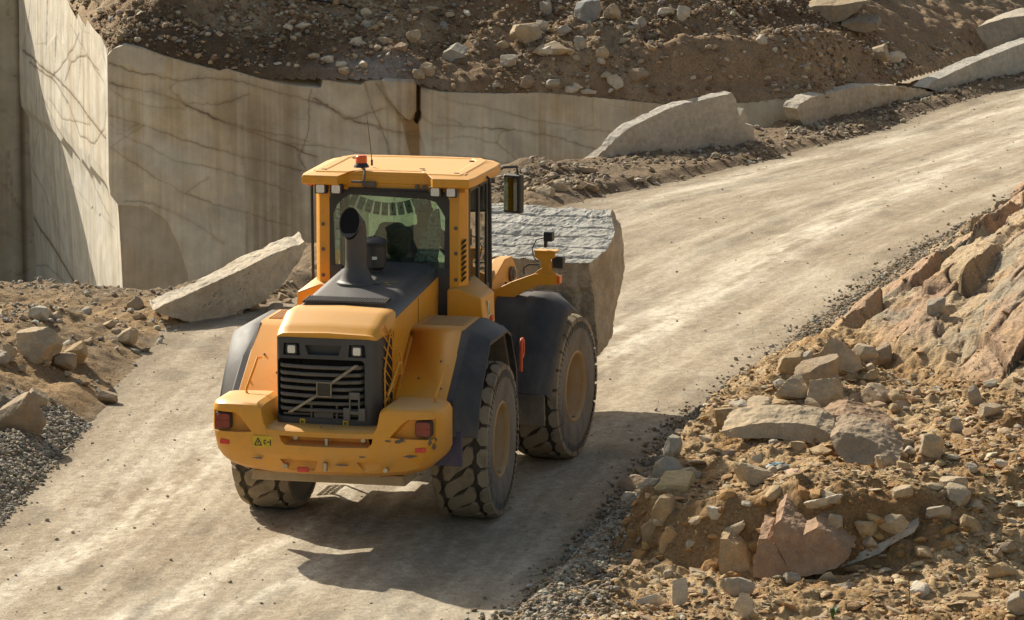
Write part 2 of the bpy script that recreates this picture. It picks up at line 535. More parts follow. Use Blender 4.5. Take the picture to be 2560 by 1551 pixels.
def H_right(x, y, detail=True):
    d = x - ER(y)
    D = 0.87 * (x - 5.0) + 0.49 * (y - 3.9) + 0.35 * vnoise(x * 0.8, y * 0.8, seed=51)
    soft = 0.78 + 0.05 * (x - 4) + 0.50 * np.maximum(D, 0) + 0.06 * np.sin(x * 2 + y)
    ys = np.interp(x, YST_X, YST_Y) + 0.12 * vnoise(x * 2.1, 0.4, seed=52)
    wid = np.interp(x, [2.3, 5.4, 6.4, 8], [0.24, 0.26, 1.0, 1.6])
    low = 0.10 + 0.05 * np.maximum(x - 2.6, 0) + 0.05 * np.maximum(-3.6 - y, 0)
    st = sstep(-1, 1, (y - ys) / wid)
    soft = low + (soft - low) * st
    rise = 0.62 * np.maximum(d - 0.30, 0) + 0.10 * sstep(-0.05, 0.3, d)
    rise = rise + 0.45 * sstep(0.3, 0.75, d) * sstep(5.5, 2.5, y) * st
    h = np.minimum(rise, soft) - 0.10 * sstep(0.05, -0.2, d)
    h = h + 0.11 * np.exp(-((d - 0.22) / 0.2) ** 2)
    h = h + 0.30 * np.exp(-(((x - 3.75) / 0.7) ** 2 + ((y - 4.6) / 1.8) ** 2)) * sstep(0.1, 0.6, d)
    k = sstep(0.15, 0.8, d)
    out = sstep(0.0, 0.5, D)
    h = h + k * (1 - out) * 0.10 * fbm(x * 1.1, y * 1.1, octv=3, seed=53)
    if detail:
        h = h + k * (1 - 0.75 * out) * (0.085 * fbm(x * 3, y * 3, octv=4, seed=54) + 0.06 * ridge(x * 5.5, y * 5.5, 4, seed=55)) + 0.012 * fbm(x * 11, y * 11, octv=3, seed=57)
        # bedded outcrop: tilted slabs along the slope with broken joints
        wx, wy, g, cid, px, py, g2, cid2, qx, qy = beds(x, y)
        slab = 0.14 * (cid - 0.5) - (0.04 + 0.12 * cid) * px + 0.05 * py * (cid - 0.5)
        slab = slab + (0.07 * (cid2 - 0.5) - 0.09 * qx * (cid2 - 0.3)) * (cid > 0.3)
        slab = slab - 0.06 * np.exp(-(g / 0.03) ** 2) - 0.03 * np.exp(-(g2 / 0.022) ** 2) * (cid > 0.3)
        saw = wx * 0.52 + 0.30 * fbm(wx * 0.5, wy * 1.1, octv=3, seed=64); saw = saw - np.floor(saw)
        slab = slab + (0.10 + 0.20 * (cid > 0.45)) * (np.where(saw < 0.9, saw / 0.9, (1 - saw) / 0.1) - 0.5)
        h = h + out * k * (slab + 0.03 * fbm(wx * 3, wy * 5, octv=4, seed=62) + 0.022 * fbm(wx * 13, wy * 9, octv=4, gain=.6, seed=63))
    return h


def H_all(x, y):
    d, zb, s = foot(x, y)
    hl = H_left(x, y); hr = H_right(x, y); hr0 = H_road(x, y)
    q = road_uv(x, y)
    h = np.where(q < 0.0, np.maximum(hl, np.where(q > -0.03, hr0, -9)), np.where(q > 1.0, np.maximum(hr, np.where(q < 1.03, hr0, -9)), hr0))
    return np.where(d > 0, H_hill(x, y), h)


def drop_on(u, v):
    """survey: the first point of the ground along a line of sight"""
    d = ray(u, v)
    t = np.linspace(24, 110, 5200)
    P = CAM_LOC[None] + d[None] * t[:, None]
    hit = np.nonzero(P[:, 2] < H_all(P[:, 0], P[:, 1]))[0]
    if len(hit) == 0: return P[-1], t[-1]
    return P[hit[0]], t[hit[0]]


# ------------------------------------------------------------------ setting: sheets
M_ROAD = earth_mat('road_dust', fine=42, coarse=11.0, lo=0.60, hi=1.34, bump=0.7, bdist=0.014)
M_SOIL = earth_mat('dry_soil', fine=34, coarse=6.0, lo=0.55, hi=1.42, bump=0.9, bdist=0.03)
M_STONE = earth_mat('broken_stone', fine=55, coarse=9.0, lo=0.78, hi=1.2, bump=0.45, bdist=0.012, rough=0.9)
M_WALL = earth_mat('sawn_stone', fine=45, coarse=2.2, lo=0.93, hi=1.06, bump=0.10, bdist=0.006, rough=0.85)


def lerp(a, b, t): return np.asarray(a) + (np.asarray(b) - np.asarray(a)) * np.asarray(t)[..., None]


# --- road
ny, nx = 760, 300
yy = np.concatenate([np.linspace(-12, 14, 460), np.linspace(14.1, 78, 300)])
qq = np.linspace(-0.05, 1.05, nx)
Y, Q = np.meshgrid(yy, qq, indexing='ij')
Lx, Rx = np.interp(Y, EL_Y, EL_X), np.interp(Y, ER_Y, ER_X)
X = Lx + Q * (Rx - Lx)
Z = H_road(X, Y)
wq = Q * 6.6
n1 = fbm(wq * 1.3, Y * 0.13, octv=5, seed=70); n2 = fbm(wq * 4.2, Y * 0.35, octv=4, seed=71); n3 = fbm(X * 0.8, Y * 0.45, octv=4, seed=72)
track = np.zeros_like(Q)
for c, a, w_ in ((0.13, 0.7, 0.05), (0.30, 0.95, 0.05), (0.46, 1.0, 0.04), (0.53, 0.8, 0.03), (0.70, 0.6, 0.06), (0.88, 0.7, 0.06)):
    wob = 0.018 * vnoise(Y * 0.22, c * 31, seed=73)
    track = np.maximum(track, a * np.exp(-((Q - c - wob) / w_) ** 2))
nm = fbm(wq * 3.2, Y * 0.7, octv=6, gain=0.6, seed=76); nf = fbm(X * 11, Y * 7, octv=4, gain=0.7, seed=77); ns = fbm(wq * 6.5, Y * 0.22, octv=5, gain=0.6, seed=78)
# wheel tracks polished pale by traffic, read on the print and laid on the ground
TRK_PX = [([(1440, 868), (1600, 775), (1800, 655), (2000, 540), (2200, 440), (2464, 335)], 0.30, 1.0), ([(1440, 820), (1620, 715), (1900, 560), (2200, 405), (2464, 305)], 0.10, 0.55),
          ([(1500, 505), (1620, 466), (1860, 405), (2150, 340), (2464, 250)], 0.22, 0.8), ([(300, 1493), (430, 1440), (600, 1345), (700, 1290)], 0.16, 0.9),
          ([(0, 1420), (180, 1340), (330, 1240), (480, 1120), (560, 1060)], 0.28, 0.9), ([(0, 1320), (150, 1280), (250, 1200), (420, 1080)], 0.16, 0.55), ([(520, 1480), (640, 1420), (720, 1395)], 0.12, 0.8)]
tk = np.zeros_like(X)
for px, w_, a_ in TRK_PX:
    P = np.array([at_plane(u, v, (0, 0, 1), 0.0) for u, v in px]); P = P[np.argsort(P[:, 1])]
    cx_ = np.interp(Y, P[:, 1], P[:, 0]) + 0.05 * vnoise(Y * 0.7, w_ * 99, seed=79)
    fade = sstep(P[0, 1] - 2.5, P[0, 1] + 0.5, Y) * sstep(P[-1, 1] + 6, P[-1, 1] + 1, Y)
    tk = np.maximum(tk, a_ * np.exp(-np.abs((X - cx_) / w_) ** 2.5) * fade)
brk = np.clip(0.62 + 1.1 * nm + 0.7 * nf + 0.6 * ns, 0, 1.2)
pale = np.clip(0.16 + 0.62 * tk * brk + track * (0.10 + 0.30 * n1 + 0.22 * ns) + 0.16 * n2 + 0.20 * n3 + 0.22 * nm + 0.34 * nf + 0.10 * ns, 0, 1)
c = lerp((0.325, 0.262, 0.183), (0.66, 0.59, 0.465), pale)
dk = sstep(0.15, 0.5, fbm(wq * 2.2 + 5, Y * 0.9, octv=5, seed=74) + 0.25 * nf) * (1 - 0.7 * track) * 0.30
c = c * (1 - dk)[..., None]
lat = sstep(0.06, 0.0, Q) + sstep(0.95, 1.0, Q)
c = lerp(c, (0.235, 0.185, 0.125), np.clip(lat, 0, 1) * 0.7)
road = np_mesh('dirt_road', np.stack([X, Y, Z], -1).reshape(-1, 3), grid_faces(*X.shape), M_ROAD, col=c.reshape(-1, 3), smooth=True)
tag(road, kind='structure')

# --- left bank
def left_sheet(xa, xb, na, ya, yb, nb):
    X, Y = np.meshgrid(np.linspace(xa, xb, na), np.linspace(ya, yb, nb), indexing='ij')
    return X, Y
yl = np.concatenate([np.linspace(-9, 14, 420), np.linspace(14.06, 50, 470), np.linspace(50.3, 80, 60)])
tl = np.concatenate([np.linspace(-0.28, 3.2, 130), np.linspace(3.24, 13, 150)])
T, Y = np.meshgrid(tl, yl, indexing='ij')
X = np.interp(Y, EL_Y, EL_X) - T
Z = H_left(X, Y)
dfoot, _, _ = foot(X, Y)
n1 = fbm(X * 0.7, Y * 0.7, octv=4, seed=80); n2 = fbm(X * 2.3, Y * 2.3, octv=4, seed=81)
c = lerp((0.23, 0.165, 0.095), (0.34, 0.225, 0.115), np.clip(0.5 + 1.2 * n1, 0, 1))
grey = sstep(0.0, 0.5, np.exp(-((T - 0.45) / 0.5) ** 2) * sstep(-3, 0, Y) * (1 - sstep(2.4, 4.2, Y)) + 0.6 * n2 * sstep(6, 9, Y) * (1 - sstep(13, 15, Y)))
c = lerp(c, (0.21, 0.19, 0.155), 0.7 * grey)
c = lerp(c, (0.20, 0.15, 0.10), sstep(20, 24, Y) * 0.8)
c = lerp(c, (0.27, 0.215, 0.15), sstep(0.15, -0.1, T) * 0.8)
c = lerp(c, (0.235, 0.175, 0.11), sstep(11.0, 12.5, Y) * sstep(22, 20, Y) * 0.8)
keep = dfoot < 0.5
left = np_mesh('earth_bank', np.stack([X, Y, Z], -1).reshape(-1, 3), grid_faces(*X.shape, keep), M_SOIL, col=c.reshape(-1, 3), smooth=True)
tag(left, kind='structure')

# --- right bank
yr = np.concatenate([np.linspace(-9, 9, 560), np.linspace(9.05, 42, 420)])
tr = np.concatenate([np.linspace(-0.25, 4.6, 300), np.linspace(4.63, 11, 110)])
T, Y = np.meshgrid(tr, yr, indexing='ij')
X = np.interp(Y, ER_Y, ER_X) + T
Z = H_right(X, Y)
D = 0.87 * (X - 5.0) + 0.49 * (Y - 3.9)
out = sstep(0.0, 0.6, D + 0.35 * vnoise(X * 0.8, Y * 0.8, seed=51)) * sstep(0.2, 0.7, T)
n1 = fbm(X * 0.8, Y * 0.8, octv=4, seed=85); n2 = fbm(X * 2.6, Y * 2.6, octv=4, seed=86); n3 = fbm(X * 6, Y * 6, octv=4, seed=87)
c = lerp((0.33, 0.20, 0.088), (0.50, 0.36, 0.20), np.clip(0.5 + 0.9 * n1 + 0.5 * n2 + 0.8 * n3, 0, 1))
wx, wy, g, cid, px, py, g2, cid2, qx, qy = beds(X, Y)
rockc = lerp((0.45, 0.345, 0.22), (0.42, 0.285, 0.19), sstep(0.45, 0.75, cid + 0.4 * n1))
rockc = lerp(rockc, (0.36, 0.305, 0.22), sstep(0.45, 0.15, cid2 + 0.3 * n2))
rockc = lerp(rockc, (0.46, 0.31, 0.165), sstep(0.0, 0.6, n2 + 0.4 * n3) * 0.6)
rockc = lerp(rockc, (0.30, 0.185, 0.12), sstep(0.2, 0.6, n3) * 0.35)
c = lerp(c, rockc, out)
crk = np.maximum(np.exp(-(g / 0.03) ** 2), 0.8 * np.exp(-(g2 / 0.022) ** 2) * (cid > 0.3)) * out
c = c * (1 - 0.6 * crk)[..., None]
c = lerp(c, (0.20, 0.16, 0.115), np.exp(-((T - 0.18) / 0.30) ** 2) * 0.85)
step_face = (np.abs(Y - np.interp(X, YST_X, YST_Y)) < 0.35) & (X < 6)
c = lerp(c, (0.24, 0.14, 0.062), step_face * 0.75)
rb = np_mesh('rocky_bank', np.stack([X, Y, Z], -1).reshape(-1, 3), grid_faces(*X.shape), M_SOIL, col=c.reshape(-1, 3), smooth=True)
tag(rb, kind='structure')

# --- hillside of spoil above the quarry wall
xs = np.arange(-21, 13.5, 0.055); ys = np.arange(31.4, 72, 0.06)
X, Y = np.meshgrid(xs, ys, indexing='ij')
d, zb, s = foot(X, Y)
ang = -0.2148 + np.arctan((np.array([-0.17, 0.17])))
vis = (d > -0.02) & (d < 9.5)
ix = np.nonzero(vis.any(1))[0]; iy = np.nonzero(vis.any(0))[0]
X, Y, d, s, vis = (q[ix[0]:ix[-1] + 1, iy[0]:iy[-1] + 1] for q in (X, Y, d, s, vis))
Z = H_hill(X, Y)
n1 = fbm(X * 0.5, Y * 0.5, octv=4, seed=90); n2 = fbm(X * 2.1, Y * 2.1, octv=4, seed=91); n3 = fbm(X * 7, Y * 7, octv=4, seed=92)
c = lerp((0.24, 0.158, 0.09), (0.44, 0.335, 0.215), np.clip(0.42 + 0.9 * n1 + 0.6 * n2 + 0.3 * n3, 0, 1))
moist = np.exp(-((s - 10.3) / 3.0) ** 2) * sstep(1.7, 0.7, d + 0.6 * n1)
c = lerp(c, (0.085, 0.058, 0.036), np.clip(moist, 0, 1) * 0.85)
ash = np.exp(-((s - 13.6) / 0.9) ** 2) * sstep(0.9, 0.3, d + 0.4 * n2)
c = lerp(c, (0.34, 0.30, 0.27), np.clip(ash, 0, 1) * 0.8)
c = lerp(c, (0.145, 0.093, 0.056), sstep(20, 24, s + 0.8 * n1) * sstep(1.5, 2.2, d) * 0.8)
c = lerp(c, (0.30, 0.205, 0.125), sstep(17.8, 19.5, s) * sstep(2.0, 1.3, d) * 0.75)
hs = np_mesh('hillside', np.stack([X, Y, Z], -1).reshape(-1, 3), grid_faces(*X.shape, vis), M_SOIL, col=c.reshape(-1, 3), smooth=True)
tag(hs, kind='structure')

# --- quarry floor / far ground, one sheet to the horizon
g = np.concatenate([-np.geomspace(900, 60, 14), np.linspace(-50, 80, 131), np.geomspace(90, 900, 14)])
X, Y = np.meshgrid(g, g, indexing='ij')
Z = -5.3 + 0.15 * fbm(X * 0.5, Y * 0.5, octv=3, seed=95)
gr = np_mesh('ground', np.stack([X, Y, Z], -1).reshape(-1, 3), grid_faces(*X.shape), M_ROAD, col=np.tile((0.34, 0.28, 0.2), (X.size, 1)), smooth=True)
tag(gr, kind='structure')

# ------------------------------------------------------------------ the sawn quarry wall
def stain(S, Zc, seed, strength=1.0):
    """vertical rain streaks and mineral patches on a sawn face"""
    st = fbm(S * 5.5, Zc * 0.22, octv=5, seed=seed) + 0.6 * fbm(S * 17, Zc * 0.35, octv=4, seed=seed + 1)
    pt = fbm(S * 0.7, Zc * 0.7 + 0.4 * S, octv=4, seed=seed + 2)
    return st, pt


CR = [  # seams of the main face: width in metres, depth of colour, points read on the print
    (.030, .8, [(262, 152), (330, 175), (430, 193), (500, 187), (560, 192), (640, 215), (720, 235), (800, 262), (860, 292), (920, 312), (1010, 330)]),
    (.045, .9, [(266, 200), (330, 215), (400, 232), (440, 250), (480, 268), (560, 303), (640, 330), (720, 362), (762, 380)]),
    (.020, .6, [(268, 214), (300, 240), (370, 260), (440, 262)]),
    (.025, .7, [(430, 190), (408, 212), (440, 248), (520, 252), (570, 238), (600, 225)]),
    (.022, .7, [(262, 277), (330, 297), (400, 322), (480, 347), (560, 372), (640, 388), (730, 412)]),
    (.020, .6, [(262, 355), (320, 392), (380, 432), (450, 467), (520, 492), (600, 515), (700, 545)]),
    (.016, .5, [(285, 322), (340, 345), (420, 387), (500, 402), (560, 420), (640, 440), (700, 462)]),
    (.020, .6, [(300, 485), (350, 487), (420, 512), (480, 547), (540, 585)]),
    (.014, .5, [(272, 350), (310, 325), (350, 300)]), (.014, .4, [(440, 470), (500, 428)]),
    (.018, .7, [(747, 216), (742, 300), (736, 345), (720, 376), (745, 430)]),
    (.022, .7, [(440, 250), (520, 285), (600, 312), (700, 330), (740, 340)]),
    (.030, .95, [(755, 238), (800, 262), (830, 285), (860, 283), (900, 270), (930, 258)]),
    (.030, .9, [(830, 285), (900, 303), (960, 320), (1000, 318)]),
    (.045, 1., [(872, 182), (884, 215), (890, 250), (905, 280), (918, 305), (930, 345), (938, 372)]),
    (.035, .8, [(905, 200), (925, 228), (950, 262), (985, 292)]),
    (.020, .6, [(690, 348), (760, 350), (850, 365), (940, 378), (1040, 380)]),
    (.025, .8, [(1005, 272), (1040, 300), (1130, 306), (1250, 315), (1340, 332), (1430, 360), (1500, 372)]),
    (.020, .6, [(1010, 216), (1080, 240), (1200, 266), (1280, 290), (1420, 312), (1500, 318)]),
    (.016, .5, [(1045, 335), (1130, 330), (1190, 345), (1230, 372), (1262, 400)]), (.016, .5, [(1040, 372), (1150, 380), (1300, 408), (1420, 425)]),
    (.014, .5, [(1195, 348), (1200, 325), (1222, 312)]), (.016, .5, [(1050, 282), (1090, 290), (1110, 300)]),
    (.012, .4, [(560, 300), (552, 345)]), (.012, .5, [(505, 540), (512, 575)]), (.012, .45, [(262, 300), (300, 318), (330, 300)]),
]
def corner(z):
    """where the cut edge stands along the face, by height (lower half juts out below a broken ledge)"""
    pts = [main_sz(258, 138), main_sz(262, 440), main_sz(266, 470), main_sz(283, 492), main_sz(286, 520), main_sz(297, 725)]
    zz = [p[1] for p in pts][::-1]; ss = [p[0] for p in pts][::-1]
    return np.interp(z, [-8] + zz + [4], [ss[0] + 0.2] + ss + [ss[-1]])


na, nb = 1000, 400
S = np.linspace(0, 1, na)[:, None] * np.ones((1, nb))
smax = S_END
def build_main():
    tz = np.linspace(0, 1, nb)[None, :]
    s0 = 0.0
    Sg = smax * S
    top = wall_top(np.clip(Sg, 0, smax)) + 0.02 * vnoise(Sg * 3, 0.5, seed=99)
    Zg = -5.4 + (top + 5.4) * tz ** 0.85
    cs = corner(Zg)
    Sg = cs + (smax - cs) * S
    top = wall_top(Sg)
    Zg = np.minimum(Zg, top)
    Zg = np.where(tz == 1, top, Zg)
    out = 0.03 * fbm(Sg * 0.5, Zg * 0.5, octv=3, seed=100) + 0.006 * fbm(Sg * 5, Zg * 2, octv=3, seed=101)
    st, pt = stain(Sg, Zg, 102)
    c = lerp((0.65, 0.59, 0.46), (0.49, 0.41, 0.285), np.clip(0.24 + 0.75 * st + 0.22 * pt, 0, 1))
    c = lerp(c, (0.66, 0.625, 0.53), np.clip(sstep(0.05, 0.5, pt) * 0.85, 0, 1))
    rs = fbm(Sg * 0.45 + 3, Zg * 0.9, octv=5, gain=.6, seed=119)
    c = lerp(c, (0.50, 0.375, 0.215), sstep(0.05, 0.55, rs + 0.35 * st) * 0.5)
    # heavy brown wash
    def sx(u, v): return main_sz(u, v)[0]
    band = sstep(sx(590, 500) - 0.9 * sstep(-1.0, 0.6, Zg) - 0.02, sx(590, 500) + 0.02, Sg) * sstep(sx(745, 400) + 0.4, sx(700, 400), Sg)
    band = band * np.clip(0.75 + 0.6 * st, 0, 1) * sstep(1.2, 0.4, Zg)
    c = lerp(c, (0.33, 0.27, 0.19), np.clip(band, 0, 1) * 0.75)
    top_shade = sstep(0.8, 0.0, wall_top(Sg) - Zg + 0.4 * st) * 0.5  # brown shade painted along the top of the face
    c = lerp(c, (0.33, 0.26, 0.175), top_shade * 0.7)
    # pale slabs
    for poly in ([(282, 112), (300, 108), (400, 138), (396, 176), (340, 172), (295, 145)], [(555, 455), (500, 500), (560, 540), (592, 560), (590, 470)],
                 [(925, 192), (998, 192), (998, 262), (960, 250)], [(1222, 320), (1250, 322), (1262, 385), (1210, 345)]):
        P = [main_sz(*q) for q in poly]
        m = in_poly(Sg + 0.05 * vnoise(Sg * 4, Zg * 4, seed=104), Zg + 0.05 * vnoise(Sg * 4, Zg * 4, seed=105), P)
        c = lerp(c, (0.53, 0.49, 0.41), m * 0.65)
    # older sawn quarter circle low on the left
    P = [main_sz(*q) for q in [(286, 495), (350, 497), (400, 530), (430, 590), (452, 660), (455, 760), (296, 760)]]
    m = in_poly(Sg, Zg, P)
    c = lerp(c, (0.40, 0.34, 0.25), m * 0.6); out = out - 0.03 * m
    wob = 0.02 * fbm(Sg * 2.2, Zg * 2.2, octv=3, seed=106) + 0.035 * fbm(Sg * 9, Zg * 9, octv=4, gain=.65, seed=116); wob2 = 0.02 * fbm(Sg * 2.2 + 7, Zg * 2.2, octv=3, seed=107) + 0.035 * fbm(Sg * 9 + 5, Zg * 9, octv=4, gain=.65, seed=117)
    for w, k, pts in CR:
        dd = seg_dist(Sg + wob, Zg + wob2, [main_sz(*q) for q in pts])
        th = 0.65 + 0.7 * vnoise(Sg * 1.7, Zg * 1.7, seed=108)
        e = np.exp(-(dd / (w * 0.24 * th + 0.006)) ** 2) * k
        halo = np.exp(-(dd / (w * 1.5 + 0.012)) ** 2) * k * 0.30 * np.clip(0.6 + th * 0.4, 0, 1)
        c = lerp(c, (0.25, 0.165, 0.085), halo)
        c = lerp(c, (0.17, 0.12, 0.075), np.clip(e, 0, 1) * 0.85 * np.clip(0.35 + 0.75 * th, 0, 1))
        out = out - 0.018 * e
    Lf = fbm(Sg * 26, Zg * 1.2, octv=3, seed=118); c = c * (1 + 0.07 * Lf)[..., None]
    # minor broken veins
    vx = Sg + 0.6 * fbm(Sg * 0.8, Zg * 0.8, octv=3, seed=110); vz = Zg + 0.35 * Sg + 0.3 * fbm(Sg * 0.8 + 5, Zg * 0.8, octv=3, seed=111)
    _, gg, _, _, _ = voro(vx * 0.55, vz * 1.3, seed=112)
    e = np.exp(-(gg / 0.010) ** 2) * sstep(-0.1, 0.5, fbm(Sg, Zg, octv=2, seed=113))
    c = lerp(c, (0.22, 0.16, 0.10), e * 0.4)
    # loose block standing proud and the open joint beside it
    P = [main_sz(*q) for q in [(918, 180), (1001, 180), (1001, 266), (985, 291), (958, 268), (930, 228)]]
    m = in_poly(Sg, Zg, P)
    out = out + 0.22 * m
    P = [main_sz(*q) for q in [(1001, 180), (1010, 180), (1013, 285), (1003, 300), (996, 290), (1001, 268)]]
    m = in_poly(Sg, Zg, P); out = out - 0.45 * m
    c = lerp(c, (0.10, 0.062, 0.03), m * 0.9)
    P = [main_sz(*q) for q in [(960, 285), (1010, 285), (1030, 380), (1000, 460), (990, 380)]]
    m = in_poly(Sg + 0.1 * vnoise(Sg * 3, Zg, seed=115), Zg, P)
    c = lerp(c, (0.20, 0.135, 0.07), m * np.clip(0.6 + 0.8 * st, 0, 1) * 0.8)
    rust = np.exp(-((Sg - main_sz(1006, 330)[0]) / 0.45) ** 2) * sstep(-2.5, 0.3, Zg) * np.clip(0.4 + st, 0, 1)
    c = lerp(c, (0.34, 0.20, 0.085), np.clip(rust, 0, 1) * 0.75)
    Xg = W0[0] + WD[0] * Sg + WN[0] * out; Yg = W0[1] + WD[1] * Sg + WN[1] * out
    V = np.stack([Xg, Yg, Zg], -1)
    return V, np.clip(c, 0, 1), Sg, out
V, c, Sg, outw = build_main()
# solid block: front sheet, a strip of top behind it and the sawn left face
Fm = grid_faces(na, nb)
back = V[:, -1, :].copy(); back[:, 0] -= WN[0] * 1.2; back[:, 1] -= WN[1] * 1.2; back[:, 2] += 0.12
ntop = len(V.reshape(-1, 3))
Vall = np.concatenate([V.reshape(-1, 3), back]); Call = np.concatenate([c.reshape(-1, 3), c[:, -1, :]])
it = np.arange(na) * nb + nb - 1
Ftop = np.stack([it[:-1], it[1:], ntop + np.arange(1, na), ntop + np.arange(na - 1)], -1)
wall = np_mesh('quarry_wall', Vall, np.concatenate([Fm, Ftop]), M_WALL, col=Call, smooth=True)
tag(wall, 'long sawn beige stone quarry face with rusty streaks and slanting seams behind the loader', 'quarry wall')

# left face (a part of the same standing block), lit along its edge
nl = 260
ledge = V[0]                                              # corner edge, bottom to top
tt = np.linspace(0, 1, nl)[:, None]
Zl = np.repeat(ledge[None, :, 2], nl, 0)
topz = np.interp(tt[:, 0] * 8.6, [0, .5, 1.0, 1.6, 1.7, 2.3, 2.4, 3.2, 4.0, 4.2, 5.4, 6.5, 7.4, 8.6], [ledge[-1, 2], 1.78, 1.86, 2.0, 1.84, 2.05, 1.9, 2.2, 2.35, 2.15, 2.5, 2.45, 2.55, 2.5])
Zl = -5.4 + (Zl + 5.4) * ((topz + 5.4) / (ledge[-1, 2] + 5.4))[:, None]
TL = tt * LLEN * np.ones((1, nb))
outl = 0.03 * fbm(TL * 0.6, Zl * 0.6, octv=3, seed=120)
st, pt = stain(TL * 1.2, Zl, 121)
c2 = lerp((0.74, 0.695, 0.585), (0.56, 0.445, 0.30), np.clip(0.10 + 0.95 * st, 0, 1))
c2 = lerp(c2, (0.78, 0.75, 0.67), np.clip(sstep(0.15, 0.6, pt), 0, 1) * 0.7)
LN3 = (LNX, LNY, 0.0)
LP0 = np.array([ledge[:, 0].mean(), ledge[:, 1].mean()])
def left_sz(u, v):
    p = at_plane(u, v, LN3, LNX * W0[0] + LNY * W0[1])
    return (p[:2] - W0) @ LD, p[2]
CL = [(.05, .9, [(60, 120), (110, 165), (150, 195), (190, 240), (225, 285), (262, 335)]), (.03, .8, [(75, 150), (130, 190), (150, 210), (170, 250)]),
      (.03, .7, [(130, 190), (165, 150), (190, 110), (200, 80)]), (.03, .7, [(165, 200), (180, 150), (215, 135), (245, 170)]), (.03, .7, [(170, 245), (200, 330), (235, 345), (258, 310), (262, 270)]),
      (.07, 1., [(36, 485), (80, 555), (125, 630), (168, 710)]), (.02, .6, [(110, 235), (150, 320), (200, 420), (245, 520)]), (.02, .6, [(80, 320), (60, 400), (90, 460), (130, 600)]),
      (.02, .5, [(180, 60), (215, 130), (258, 200)]), (.02, .5, [(40, 640), (90, 640), (130, 680)]), (.02, .5, [(125, 240), (160, 290), (225, 300)])]
wob = 0.06 * fbm(TL * 1.6, Zl * 1.6, octv=5, seed=123); wob2 = 0.05 * fbm(TL * 1.6 + 7, Zl * 1.6, octv=4, seed=124)
for w, k, pts in CL:
    dd = seg_dist(TL + wob, Zl + wob2, [left_sz(*q) for q in pts])
    e = np.exp(-(dd / (w * 0.32 + 0.008)) ** 2) * k; halo = np.exp(-(dd / (w * 1.6 + .01)) ** 2) * k * 0.3
    c2 = lerp(c2, (0.33, 0.22, 0.12), halo); c2 = lerp(c2, (0.12, 0.085, 0.055), np.clip(e, 0, 1) * 0.85)
    outl = outl - 0.012 * e
# bare jagged steps near the top
_, gg, cid, _, _ = voro(TL * 0.9 + 0.4 * Zl, Zl * 0.7, seed=125)
jag = sstep(0.0, 1.2, Zl + 0.2 * st)
outl = outl + jag * 0.02 * (cid - 0.5)
c2 = lerp(c2, (0.30, 0.22, 0.14), np.exp(-(gg / 0.02) ** 2) * jag * 0.5)
damp = sstep(0.03, 0.0, tt)
outl = outl * (1 - damp)
Vl = np.stack([ledge[None, :, 0] + LD[0] * TL - LNX * outl, ledge[None, :, 1] + LD[1] * TL - LNY * outl, Zl], -1)
lf = np_mesh('side_face', Vl.reshape(-1, 3), grid_faces(nl, nb)[:, ::-1], M_WALL, wall, col=np.clip(c2, 0, 1).reshape(-1, 3), smooth=True)
tag(lf, 'pale sunlit side face of the quarry wall')

# far wall on the left, square to that side face, throwing its shadow on it
P0 = W0 + LD * 11.0; ND = np.array([-LNX, -LNY])
nf, mf = 160, 200
a = np.linspace(-0.3, 9.0, nf)[:, None]; zt = np.linspace(0, 1, mf)[None, :]
A = a * np.ones((1, mf)); Zf = -5.4 + 7.75 * zt + 0 * a
rec = 0.35 * sstep(0.55, 0.35, np.abs(A - 0.3)) * 0
st, pt = stain(A, Zf, 130)
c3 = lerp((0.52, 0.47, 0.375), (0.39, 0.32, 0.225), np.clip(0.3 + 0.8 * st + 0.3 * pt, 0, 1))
vx = A + 0.5 * fbm(A * 0.8, Zf * 0.8, octv=3, seed=131); vz = Zf - 0.5 * A + 0.3 * fbm(A * 0.8 + 5, Zf * 0.8, octv=3, seed=132)
_, gg, _, _, _ = voro(vx * 0.8, vz * 1.1, seed=133)
e = np.exp(-(gg / 0.016) ** 2); c3 = lerp(c3, (0.20, 0.15, 0.10), e * 0.5)
gap = np.exp(-(np.abs(A - 0.04) / 0.07) ** 2)
c3 = lerp(c3, (0.16, 0.115, 0.07), np.clip(gap, 0, 1) * 0.9)
o3 = 0.03 * fbm(A * 0.7, Zf * 0.7, octv=3, seed=134) - 0.03 * e
Vf = np.stack([P0[0] + ND[0] * A + LNY * o3, P0[1] + ND[1] * A - LNX * o3, Zf], -1)
bk = Vf[:, -1, :].copy(); bk[:, 0] -= LNY * 6; bk[:, 1] += LNX * 6
n0 = nf * mf; it = np.arange(nf) * mf + mf - 1
Ft = np.stack([it[:-1], it[1:], n0 + np.arange(1, nf), n0 + np.arange(nf - 1)], -1)
fw = np_mesh('quarry_wall', np.concatenate([Vf.reshape(-1, 3), bk]), np.concatenate([grid_faces(nf, mf)[:, ::-1], Ft[:, ::-1]]), M_WALL, col=np.clip(np.concatenate([c3.reshape(-1, 3), c3[:, -1, :]]), 0, 1), smooth=True)
tag(fw, 'shaded cracked quarry wall at the far left edge beyond a dark vertical joint', 'quarry wall')
# ------------------------------------------------------------------ rocks
_ICO = {}
def ico(sub):
    if sub not in _ICO:
        bm = bmesh.new(); bmesh.ops.create_icosphere(bm, subdivisions=sub, radius=1.0)
        bm.verts.ensure_lookup_table()
        V = np.array([v.co[:] for v in bm.verts]); F = np.array([[v.index for v in f.verts] for f in bm.faces]); bm.free()
        _ICO[sub] = (V / np.linalg.norm(V, axis=1)[:, None], F)
    return _ICO[sub]


